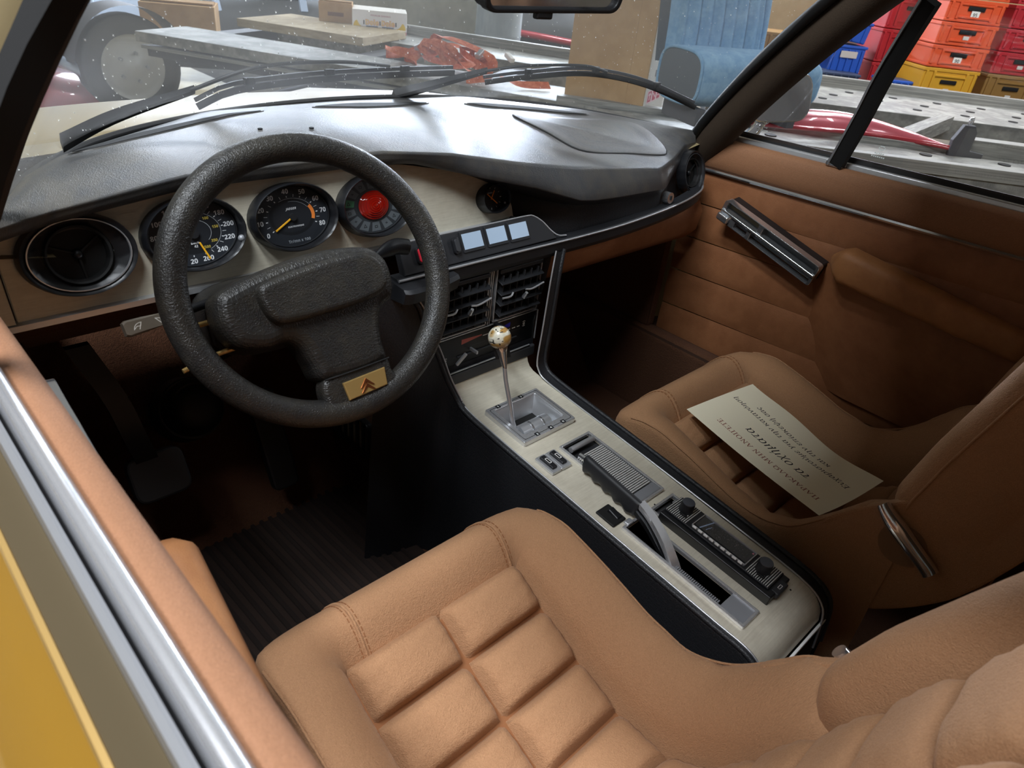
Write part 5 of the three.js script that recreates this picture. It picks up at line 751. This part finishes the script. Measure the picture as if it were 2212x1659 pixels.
  // ratchet straps: a heap of folded orange webbing
  const rib = (pts, w, tw) => { const c = new THREE.CatmullRomCurve3(pts.map((p) => V(...p))), rows = []; for (let i = 0; i <= 44; i++) { const q = i / 44, p = c.getPointAt(q), d = c.getTangentAt(q), sdir = V(Math.cos(tw * q + 0.3), Math.sin(tw * q) * 0.9, 0.6 * Math.sin(tw * q + 1)).cross(d).normalize().multiplyScalar(w / 2); rows.push([p.clone().sub(sdir), p, p.clone().add(sdir)]); } return loft(rows); };
  const heap = (n, aw, bw) => { const L = []; let a = rr(-aw, aw), b = rr(-bw, bw); for (let i = 0; i < n; i++) { a = clamp(a + rr(-0.28, 0.28), -aw, aw); b = clamp(b + rr(-0.2, 0.2), -bw, bw); const h = 0.02 + 0.16 * rnd() * (1 - Math.abs(a) / aw * 0.6); L.push(T1.P(-1.98 + a, 3.28 + b, h)); } return L; };
  [['tangled orange webbing strap, top of the heap on the trailer', 0.3, 0.14], ['tangled orange webbing strap, middle of the heap on the trailer', 0.34, 0.16], ['tangled orange webbing strap trailing to the right of the heap', 0.3, 0.16], ['tangled orange webbing strap at the left of the heap', 0.3, 0.16]].forEach(([l, aw, bw], i) => {
    const s = thing('ratchet_strap', l, 'strap', [0, 0, 0], 0); part('webbing', rib(heap(10, aw, bw), 0.05, 7 + i), M.strap, s); const q = T1.P(-2.1 + 0.16 * i, 3.24 + 0.04 * i, 0.14); part('ratchet', move(box(0.03, 0.07, 0.025, 0, 0, 0, 0.006), q[0], q[1] - 0.03, q[2], 1.2, i), i % 2 ? M.whiteMark : M.steel, s);
  });
  { const s = thing('ratchet_strap', 'loose orange strap end lying flat beside the cardboard', 'strap'); part('webbing', rib([T1.P(-1.75, 3.05, 0.02), T1.P(-1.6, 3.1, 0.05), T1.P(-1.5, 3.15, 0.02), T1.P(-1.35, 3.25, 0.02)], 0.06, 1), M.strap, s); }
  // tall flat carton standing at the end of the bed
  const cb = thing('tall_carton', 'tall brown cardboard sheet carton with a pale printed edge', 'box'); cb.position.set(2.25, 0.4, -2.38); cb.rotation.y = -1.2;
  part('carton', boxUV(box(0.4, 1.92, 0.4, 0, 0.28, -0.13, 0.004)), M.card, cb);
  part('panel_fold', boxUV(box(0.32, 1.3, 0.003, -0.05, 0.66, 0.071, 0.001)), M.card, cb);
  const lab = canvasTex(96, 64, (x) => { x.fillStyle = '#c05868'; x.fillRect(0, 0, 96, 64); x.strokeStyle = '#f0dada'; x.lineWidth = 5; x.strokeRect(3, 3, 28, 58); x.strokeRect(34, 3, 28, 58); x.strokeRect(65, 3, 28, 58); x.beginPath(); x.moveTo(17, 50); x.lineTo(17, 16); x.moveTo(10, 26); x.lineTo(17, 14); x.lineTo(24, 26); x.moveTo(40, 20); x.lineTo(56, 44); x.moveTo(72, 24); x.lineTo(86, 24); x.moveTo(72, 40); x.lineTo(86, 40); x.stroke(); });
  part('printed_edge', box(0.004, 1.9, 0.38, 0.202, 0.28, -0.13, 0.001), M.whiteBoard, cb, 'pale edge with red handling symbols');
  { const m = part('handling_label', new THREE.PlaneGeometry(0.26, 0.06), std(0xffffff, 0.8, 0, { map: lab }), cb); m.position.set(0.2052, 0.065, -0.1); m.rotation.y = Math.PI / 2; }
  { const m = part('stock_number', new THREE.PlaneGeometry(0.3, 0.03), std(0xffffff, 0.8, 0, { map: canvasTex(256, 64, (x) => { x.fillStyle = '#d6d2c8'; x.fillRect(0, 0, 256, 64); x.fillStyle = '#55524c'; x.font = 'bold 46px sans-serif'; x.textAlign = 'center'; x.textBaseline = 'middle'; x.fillText('0021-1002', 128, 34); }) }), cb); m.position.set(0.2052, 0.53, -0.1); m.rotation.y = Math.PI / 2; }
  { const m = part('stock_number', box(0.002, 0.03, 0.14, 0.2045, 0.17, -0.12, 0), M.greyPlastic, cb); m.userData.label = 'grey bar code patch'; }
  // second trailer on the passenger's side
  const T2 = mk([0.65, 0.76], [0.76, -0.65], 0.4);
  const u = thing('car_trailer', 'grey car trailer on the passenger side with perforated tracks and a diagonal brace', 'trailer');
  const far = part('track', rail(T2, 0.3, 4.2, 4.22, 5.08, 0.12), M.galv, u), near = part('track', rail(T2, -0.4, 4.0, 2.62, 3.12, 0.1), M.galv, u);
  part('outer_rail', beam(T2.P(0.3, 5.1, 0.03), T2.P(4.2, 5.1, 0.03), 0.06, 0.07), M.galv, u); part('inner_rail', beam(T2.P(-0.6, 3.16, -0.02), T2.P(1.28, 3.1, -0.02), 0.06, 0.1), M.galv, u); part('inner_rail', beam(T2.P(1.36, 3.12, 0.02), T2.P(4.0, 3.12, 0.02), 0.09, 0.11), M.galv, u); part('near_edge', beam(T2.P(0.4, 2.62, 0.02), T2.P(4.0, 2.62, 0.02), 0.05, 0.05), M.galv, u);
  part('brace', beam(T2.P(1.05, 3.2, -0.02), T2.P(1.75, 4.22, -0.02), 0.08, 0.08), M.galv, u); for (const a of [0.4, 2.4, 3.9]) part('crossmember', beam(T2.P(a, 2.7, -0.14), T2.P(a, 5.0, -0.14), 0.1, 0.1), M.galvDark, u);
  const hole = cyl(0.028, 0.028, 0.006, 14); for (let i = 0; i < 3; i++) for (let j = 0; j < 11; j++) { const m = part('hole', hole, M.deepBlack, far); m.position.set(...T2.P(0.75 + j * 0.3 + (i % 2) * 0.13, 4.42 + i * 0.22, 0.0015)); }
  for (let i = 0; i < 2; i++) for (let j = 0; j < 9; j++) { const m = part('hole', hole, M.deepBlack, near); m.position.set(...T2.P(0.3 + j * 0.36 + i * 0.12, 2.8 + i * 0.17, 0.0015)); }
  const cl = thing('track_clamp', 'dark steel clamp with two bright bolts on the trailer rail', 'clamp');
  const c0 = T2.P(1.32, 3.06, 0); part('plate', move(extrude(shapeOf([[-0.05, -0.12], [0.11, -0.12], [0.11, -0.03], [0.04, -0.02], [0.04, 0.06], [0.02, 0.09], [-0.03, 0.09], [-0.06, 0.02]]), 0.02, 0.003), c0[0], c0[1] + 0.05, c0[2], 0, -0.75), M.galvDark, cl); for (const q of [-0.012, 0.022]) part('bolt', tube([[c0[0] + q, c0[1] + 0.13, c0[2]], [c0[0] + q - 0.008, c0[1] + 0.165, c0[2]], [c0[0] + q + 0.014, c0[1] + 0.165, c0[2]], [c0[0] + q + 0.012, c0[1] + 0.13, c0[2]]], 0.004, { seg: 12, rad: 6 }), M.chrome, cl);
  // long red curved body panel lying on the near track
  const rp = [[2.40, 0.49, -1.71], [2.64, 0.52, -1.565], [2.83, 0.52, -1.48], [2.98, 0.505, -1.375], [3.10, 0.472, -1.21], [3.14, 0.445, -1.06]], rc = curvePts(rp, 30);
  const rd = thing('red_panel', 'long glossy red curved car body panel on the trailer track', 'car panel');
  part('skin', loft(rc.map((p, i) => { const q = i / 30, h = 0.07 * Math.sin(Math.PI * clamp(q * 0.9 + 0.1)) + 0.006, r = []; for (let k = 0; k <= 8; k++) { const a = k / 8; r.push([p.x - 0.03 * a, p.y - h * a * a, p.z + 0.05 * Math.sin(a * 1.4)]); } return r; })), M.pinkRed, rd); part('edge_trim', tube(rc.map((p, i) => { const h = 0.07 * Math.sin(Math.PI * clamp(i / 30 * 0.9 + 0.1)) + 0.008; return V(p.x - 0.03, p.y - h, p.z + 0.05); }).filter((_, i) => i % 3 === 0), 0.011, { seg: 40, rad: 8 }), M.redPaint, rd);
}
{ // old blue car seat standing on the trailer
  const t = thing('blue_seat', 'old light blue ribbed car seat standing beyond the windscreen', 'car seat', [2.33, 0.66, -1.90], -0.38); t.scale.setScalar(0.85);
  // local: x across, z towards the cabin
  const rows = []; const prof = [[-0.02, 0.02], [0.02, 0.0], [0.2, -0.02], [0.4, -0.06], [0.6, -0.13], [0.68, -0.17]];
  const cols = 60, back = []; for (let i = 0; i <= 20; i++) { const q = i / 20, y = lerp(0.0, 0.7, q), z = interp(y, prof.map((p) => p[0]), prof.map((p) => p[1])), r = []; for (let j = 0; j <= cols; j++) { const u = j / cols, x = lerp(-0.3, 0.3, u), c = Math.abs(u - 0.5) * 2, rib = c < 0.86 ? 0.03 * Math.pow(Math.abs(Math.sin(u * Math.PI * 8)), 0.4) : 0; r.push([x * (1 - 0.06 * q), y - 0.05 * Math.pow(c, 6) * (q > 0.9 ? 1 : 0), z + 0.06 + rib - 0.05 * Math.pow(c, 8)]); } back.push(r); }
  part('backrest', loft(back), M.seatBlue, t); part('backrest_edge', tube([[0.3, 0.0, 0.0], [0.303, 0.35, -0.05], [0.285, 0.66, -0.14]], 0.035, { seg: 20, rad: 12 }), M.seatBlue, t); part('backrest_rear', loft([0, 0.35, 0.7].map((y) => [[-0.3, y, -0.06 - 0.2 * y], [0.3, y, -0.06 - 0.2 * y]])), M.seatGrey, t);
  const sec = (x, k) => { const r = []; for (let j = 0; j < 26; j++) { const a = j / 26 * Math.PI * 2, p = (v) => Math.sign(v) * Math.pow(Math.abs(v), 0.6); r.push([x, -0.02 + 0.13 * k * p(Math.sin(a)), 0.24 + 0.2 * k * p(Math.cos(a))]); } return r; };
  part('cushion', loft([sec(-0.34, 0.9), sec(-0.33, 0.98), sec(-0.2, 1), sec(0.0, 1), sec(0.2, 1), sec(0.36, 0.98), sec(0.41, 0.85), sec(0.42, 0.6)], { closed: true, capB: true }), M.seatBlue, t); part('cushion_end', loft([sec(-0.342, 0.01), sec(-0.345, 0.86), sec(-0.33, 0.93)], { closed: true }), M.seatGrey, t, 'grey cloth end of the cushion');
  part('end_piping', tube(sec(-0.342, 0.92), 0.008, { seg: 50, rad: 8, closed: true }), M.seatBlue, t);
  part('rail', beam([-0.28, -0.19, 0.1], [-0.28, -0.19, 0.4], 0.05, 0.08), M.galvDark, t); part('rail', beam([0.3, -0.19, 0.1], [0.3, -0.19, 0.4], 0.05, 0.08), M.galvDark, t);
}
{ // plastic stacking crates at the far side
  const crate = (name, label, mat, pos, yaw, w, h, d, num, group) => {
    const t = thing(name, label, 'crate', pos, yaw, group);
    part('body', box(w, h - 0.012, d, 0, h / 2, 0, 0.01), mat, t); part('rim', box(w + 0.014, 0.028, d + 0.014, 0, h - 0.016, 0, 0.006), mat, t); part('foot_rim', box(w + 0.006, 0.02, d + 0.006, 0, 0.014, 0, 0.005), mat, t);
    for (const x of [-0.44, -0.3, 0.3, 0.44]) part('rib', box(0.022, h - 0.05, 0.014, x * w, h / 2, d / 2 + 0.004, 0.004), mat, t);
    for (const y of [0.78, 0.24]) part('rib', box(w * 0.6, 0.016, 0.014, 0, h * y, d / 2 + 0.004, 0.004), mat, t);
    for (const z of [-0.3, 0, 0.3]) part('rib', box(0.012, h - 0.05, 0.02, w / 2 + 0.003, h / 2, z * d, 0.004), mat, t);
    part('hand_hole', box(w * 0.3, 0.032, 0.012, 0, h * 0.62, d / 2 + 0.006, 0.006), M.deepBlack, t);
    part('side_label', box(0.006, 0.05, 0.035, w / 2 + 0.012, h * 0.55, 0.02, 0.002), M.whiteBoard, t);
    if (num) { const m = part('number_plate', new THREE.PlaneGeometry(0.07, 0.05), std(0xffffff, 0.7, 0, { map: canvasTex(112, 80, (x) => { x.fillStyle = '#f2efe6'; x.fillRect(0, 0, 112, 80); x.fillStyle = '#22201c'; x.font = 'bold 58px sans-serif'; x.textAlign = 'center'; x.textBaseline = 'middle'; x.fillText(num, 56, 43); }) }), t, 'white plate reading ' + num); m.position.set(0, h * 0.38, d / 2 + 0.009); } else part('number_plate', box(0.05, 0.028, 0.004, 0, h * 0.38, d / 2 + 0.007, 0.002), M.whiteBoard, t);
    return t;
  };
  const yaw = -0.72, S = 0.62; // stack of the numbered orange crates over a deep yellow one
  const at = (d, e = 0) => [d[0] + Math.cos(yaw) * e, 0, d[1] - Math.sin(yaw) * e];
  const base = [6.5, -2.22], ys = [0.25, 0.52, 0.69, 0.86, 1.03, 1.2];
  const put = (p, y) => [p[0], y, p[2]];
  const p0 = at(base), p1 = at(base, 0.56), p2 = at([6.8, -2.62], -0.2);
  crate('plastic_crate', 'deep yellow plastic crate under the orange numbered stack', M.yellowCrate, put(p0, 0.25), yaw, 0.48, 0.27, 0.4);
  ['90', '', '95', '', ''].forEach((n, i) => crate('plastic_crate', ['lowest orange crate, resting on the deep yellow crate, its plate reading 90', 'orange crate with a blank plate, second up from the deep yellow crate', 'third orange crate up the stack, its plate reading 95', 'orange crate fourth up the stack, cut by the top of the picture', 'topmost orange plastic crate of the numbered stack'][i], M.orangeCrate, put(p0, ys[i + 1]), yaw, 0.48, 0.17, 0.4, n));
  crate('plastic_crate', 'brown yellow plastic crate at the foot of the dark red stack', M.brownCrate, put(p1, 0.25), yaw, 0.48, 0.27, 0.4);
  for (let i = 0; i < 5; i++) crate('plastic_crate', ['dark red crate resting on the brown yellow crate', 'dark red crate level with orange crate between 90 and 95', 'dark red crate level with orange crate 95', 'dark red crate level with the orange crate above 95', 'topmost dark red crate of the right stack'][i], M.redCrate, put(p1, ys[i + 1]), yaw, 0.48, 0.17, 0.4);
  for (let i = 0; i < 4; i++) crate('plastic_crate', ['crimson crate at the bottom of the stack behind the window bar', 'crimson crate second from bottom behind the window bar', 'crimson crate third from bottom behind the window bar', 'topmost crimson crate behind the window bar'][i], M.redCrate, put(p2, 0.2 + i * 0.27), yaw, 0.4, 0.27, 0.4);
  // blue parts bins
  const bin = (label, mat, pos, yaw2, w, h, d, tilt = 0, lab) => { const t = thing('parts_bin', label, 'bin', pos, yaw2); t.rotation.z = tilt; part('body', box(w, h, d, 0, h / 2, 0, 0.012), mat, t); part('rim', box(w + 0.02, 0.024, d + 0.02, 0, h - 0.01, 0, 0.008), mat, t); part('hollow', box(w - 0.03, 0.006, d - 0.03, 0, h + 0.001, 0, 0.002), M.binDark, t); for (let i = 0; i < 5; i++) part('rib', box(0.014, h * 0.8, 0.016, lerp(-0.4, 0.4, i / 4) * w, h * 0.46, d / 2 + 0.004, 0.005), mat, t); if (lab) part('paper_label', box(w * 0.5, h * 0.24, 0.004, 0, h * 0.68, d / 2 + 0.014, 0.001), M.whiteBoard, t); return t; };
  bin('bright blue ribbed bin tipped on top of another blue bin', M.bin, [6.12, 0.62, -3.02], yaw, 0.42, 0.17, 0.26, -0.12); bin('blue bin with a white paper label under the tipped bin', M.bin, [6.22, 0.36, -2.98], yaw, 0.3, 0.22, 0.3, 0, true);
  bin('blue bin tilted on the amber crates behind the blue seat', M.bin, [5.35, 0.72, -3.6], yaw, 0.32, 0.16, 0.3, 0.5); bin('flat slate blue bin lid low beside the trailer rail', M.binDark, [5.85, 0.3, -3.2], yaw, 0.4, 0.08, 0.3); bin('low slate bin between the labelled bin and the trailer rail', M.binDark, [6.05, 0.3, -2.9], yaw, 0.34, 0.07, 0.24); bin('small blue bin at the foot of the crimson stack', M.bin, [6.25, 0.28, -2.45], yaw, 0.3, 0.1, 0.22);
  crate('plastic_crate', 'amber plastic crate behind the blue seat', M.amberCrate, [5.45, 0.25, -3.72], yaw, 0.5, 0.42, 0.4);
  crate('plastic_crate', 'amber brown plastic crate right of the window pillar', M.brownCrate, [5.95, 0.25, -3.5], yaw, 0.4, 0.36, 0.4);
  crate('plastic_crate', 'yellow plastic crate high behind the blue seat', M.yellowCrate, [5.6, 0.92, -4.3], yaw, 0.5, 0.3, 0.4);
  const k = thing('cardboard_box', 'plain brown cardboard box between the amber crate and the blue bins', 'box', [6.3, 0.25, -3.35], yaw); part('carton', boxUV(box(0.3, 0.3, 0.3, 0, 0.15, 0, 0.006)), M.card, k); part('flap', box(0.29, 0.008, 0.14, 0, 0.303, 0.06, 0.002), M.cardDark, k);
  const sheet = thing('cardboard_sheet', 'large tan cardboard sheet standing behind the blue bins', 'sheet', [7.3, 0.2, -3.7], yaw); part('panel', boxUV(box(1.5, 2.0, 0.03, 0, 1.0, 0, 0.004)), M.wallTan, sheet); part('fold', box(0.01, 2.0, 0.012, 0.3, 1.0, 0.016, 0.003), M.cardDark, sheet);
  const rs = thing('red_cabinet', 'dark red metal cabinet behind the cardboard sheet', 'cabinet', [7.4, -0.28, -5.0], yaw); part('case', box(0.7, 2.0, 0.5, 0, 1.0, 0, 0.01), M.redPaint, rs); part('door', box(0.66, 1.9, 0.02, 0, 1.0, 0.26, 0.006), M.redPaint, rs);
}
{ // cars and stores further back
  const b = thing('blue_car', 'pale blue old car with open panels behind the trailer wheel', 'car', [1.2, -0.28, -8.2], -0.25);
  part('body', loft([[-0.9, 0.2], [-0.7, 0.5], [0, 0.62], [0.7, 0.5], [0.95, 0.2]].map(([x, y]) => [[x, 0.2, 1.2], [x, y + 0.12, 1.15], [x, y + 0.22, 0.6], [x * 0.95, y + 0.3, -0.4], [x * 0.9, y + 0.3, -1.5]])), M.paleBlue, b);
  part('door_panel', boxUV(box(0.4, 0.62, 0.05, -0.35, 0.5, 1.25, 0.02)), M.paleBlue, b); part('door_panel', boxUV(box(0.36, 0.7, 0.05, 0.12, 0.55, 1.28, 0.03)), M.paleBlue, b); part('bumper', tube([[-0.8, 0.25, 1.35], [0, 0.24, 1.45], [0.8, 0.25, 1.35]], 0.05, { seg: 20, rad: 12 }), M.galvDark, b); part('handle', box(0.1, 0.03, 0.03, -0.3, 0.62, 1.29, 0.008), M.chrome, b);
  part('panel_edge', tube([[0.28, 1.0, 1.25], [0.36, 0.6, 1.3], [0.45, 0.3, 1.32]], 0.025, { seg: 14, rad: 8 }), M.paleBlue, b); part('head_lamp', move(new THREE.SphereGeometry(0.05, 20, 14), -0.52, 0.27, 1.38), M.whiteMark, b);
  const r = thing('red_car', 'low red car tail with a pale blue edge beside the trailer wheel', 'car', [0.28, -0.38, -5.7], 0.25);
  part('tail', loft([[-0.8, 0.3], [-0.5, 0.38], [0, 0.4], [0.32, 0.36], [0.42, 0.22]].map(([x, y]) => [[x, 0.1, 0.5], [x, y - 0.05, 0.48], [x * 0.98, y + 0.06, 0.3], [x * 0.95, y + 0.1, -0.4], [x * 0.9, y + 0.1, -1.2]])), M.redPaint, r); part('edge', tube([[-0.2, 0.62, 0.2], [0.1, 0.56, 0.32], [0.34, 0.4, 0.46], [0.42, 0.12, 0.52]], 0.035, { seg: 20, rad: 10 }), M.paleBlue, r); part('lamp', box(0.3, 0.1, 0.03, -0.1, 0.22, 0.5, 0.01), M.redLens, r);
  const g = thing('green_cupboard', 'dark green metal cupboard behind the fruit cartons', 'cupboard', [4.2, -0.28, -8.6], -0.5); part('case', box(1.6, 1.1, 0.5, 0, 0.55, 0, 0.01), M.green, g); part('door', box(0.76, 1.0, 0.02, -0.4, 0.55, 0.26, 0.005), M.green, g); part('door', box(0.76, 1.0, 0.02, 0.4, 0.55, 0.26, 0.005), M.green, g);
  const j = thing('dark_car', 'dark grey old car behind the trailer bed', 'car', [3.0, -0.28, -6.9], -0.5);
  part('body', loft([[-1.0, 0.3], [-0.8, 0.5], [0, 0.56], [0.8, 0.5], [1.0, 0.3]].map(([x, y]) => [[x, 0.12, 0.7], [x, y, 0.68], [x * 0.96, y + 0.12, 0.3], [x * 0.9, y + 0.2, -0.6]])), M.darkJunk, j); part('roof_post', beam([-0.62, 0.55, 0.5], [-0.75, 1.1, 0.1], 0.05, 0.05), M.paleBlue, j); part('roof_post', beam([0.1, 0.6, 0.5], [0.02, 1.15, 0.1], 0.06, 0.05), M.paleBlue, j); part('window', box(0.7, 0.32, 0.02, -0.25, 0.82, 0.3, 0.01), M.deepBlack, j); part('panel', box(0.3, 0.5, 0.03, -0.9, 0.75, 0.45, 0.01), M.paleCyan, j);
  const s = thing('grey_sheet', 'grey dusty cloth draped over stored goods behind the fruit box', 'sheet', [3.75, -0.28, -5.95], -0.7); const rows = []; for (let i = 0; i <= 12; i++) { const q = i / 12, r2 = []; for (let k2 = 0; k2 <= 40; k2++) { const u = k2 / 40; r2.push([lerp(-0.75, 0.75, u), lerp(1.4, 0.0, q), 0.3 + 0.03 * Math.sin(u * 30) * q - 0.25 * (1 - q) * (1 - q)]); } rows.push(r2); } part('cloth', loft(rows), M.wallGrey, s); part('goods', boxUV(box(1.4, 1.3, 0.4, 0, 0.65, 0.0, 0.03)), M.wallGrey, s);
  const d = thing('steel_drum', 'pale grey steel drum standing behind the trailer', 'drum', [3.95, -0.28, -5.05]); part('barrel', new THREE.LatheGeometry([[0.0001, 0], [0.2, 0], [0.2, 0.3], [0.207, 0.31], [0.2, 0.32], [0.2, 0.62], [0.207, 0.63], [0.2, 0.64], [0.2, 0.95], [0.207, 0.96], [0.19, 0.95], [0.0001, 0.94]].map(([a, c]) => new THREE.Vector2(a, c)), 40), M.greyDrum, d); part('bung', move(cyl(0.03, 0.03, 0.02, 16), 0.1, 0.95, 0.05), M.steel, d);
  const w = thing('red_bonnet', 'dark car flank with a red stripe behind the cardboard carton', 'car', [5.4, -0.28, -6.3], -0.72); part('body', loft([-1.2, 0, 1.2].map((x) => [[x, 0.1, 0.4], [x, 0.5, 0.42], [x, 0.62, 0.3], [x, 0.78, -0.1], [x, 0.82, -0.8]])), M.darkJunk, w); part('stripe', tube([[-1.1, 0.56, 0.42], [0, 0.52, 0.46], [1.1, 0.44, 0.5]], 0.035, { seg: 12, rad: 10 }), M.redPaint, w); part('glass_house', box(1.6, 0.5, 0.5, -0.1, 1.0, -0.4, 0.06), M.galvDark, w);
  const br = thing('brick_pier', 'low orange brick pier beyond the driver side of the bonnet', 'pier', [1.0, -0.28, -10.4]); for (let i = 0; i < 10; i++) for (let k2 = 0; k2 < 4; k2++) { const m = part('brick', box(0.225, 0.068, 0.11, 0, 0, 0, 0.004), std(k2 % 2 ? 0xa85a3a : 0xb4663f, 0.9), br); m.position.set(-0.36 + k2 * 0.24 + (i % 2) * 0.06, 0.04 + i * 0.078, 0); }
}
renderer.render(scene, camera);
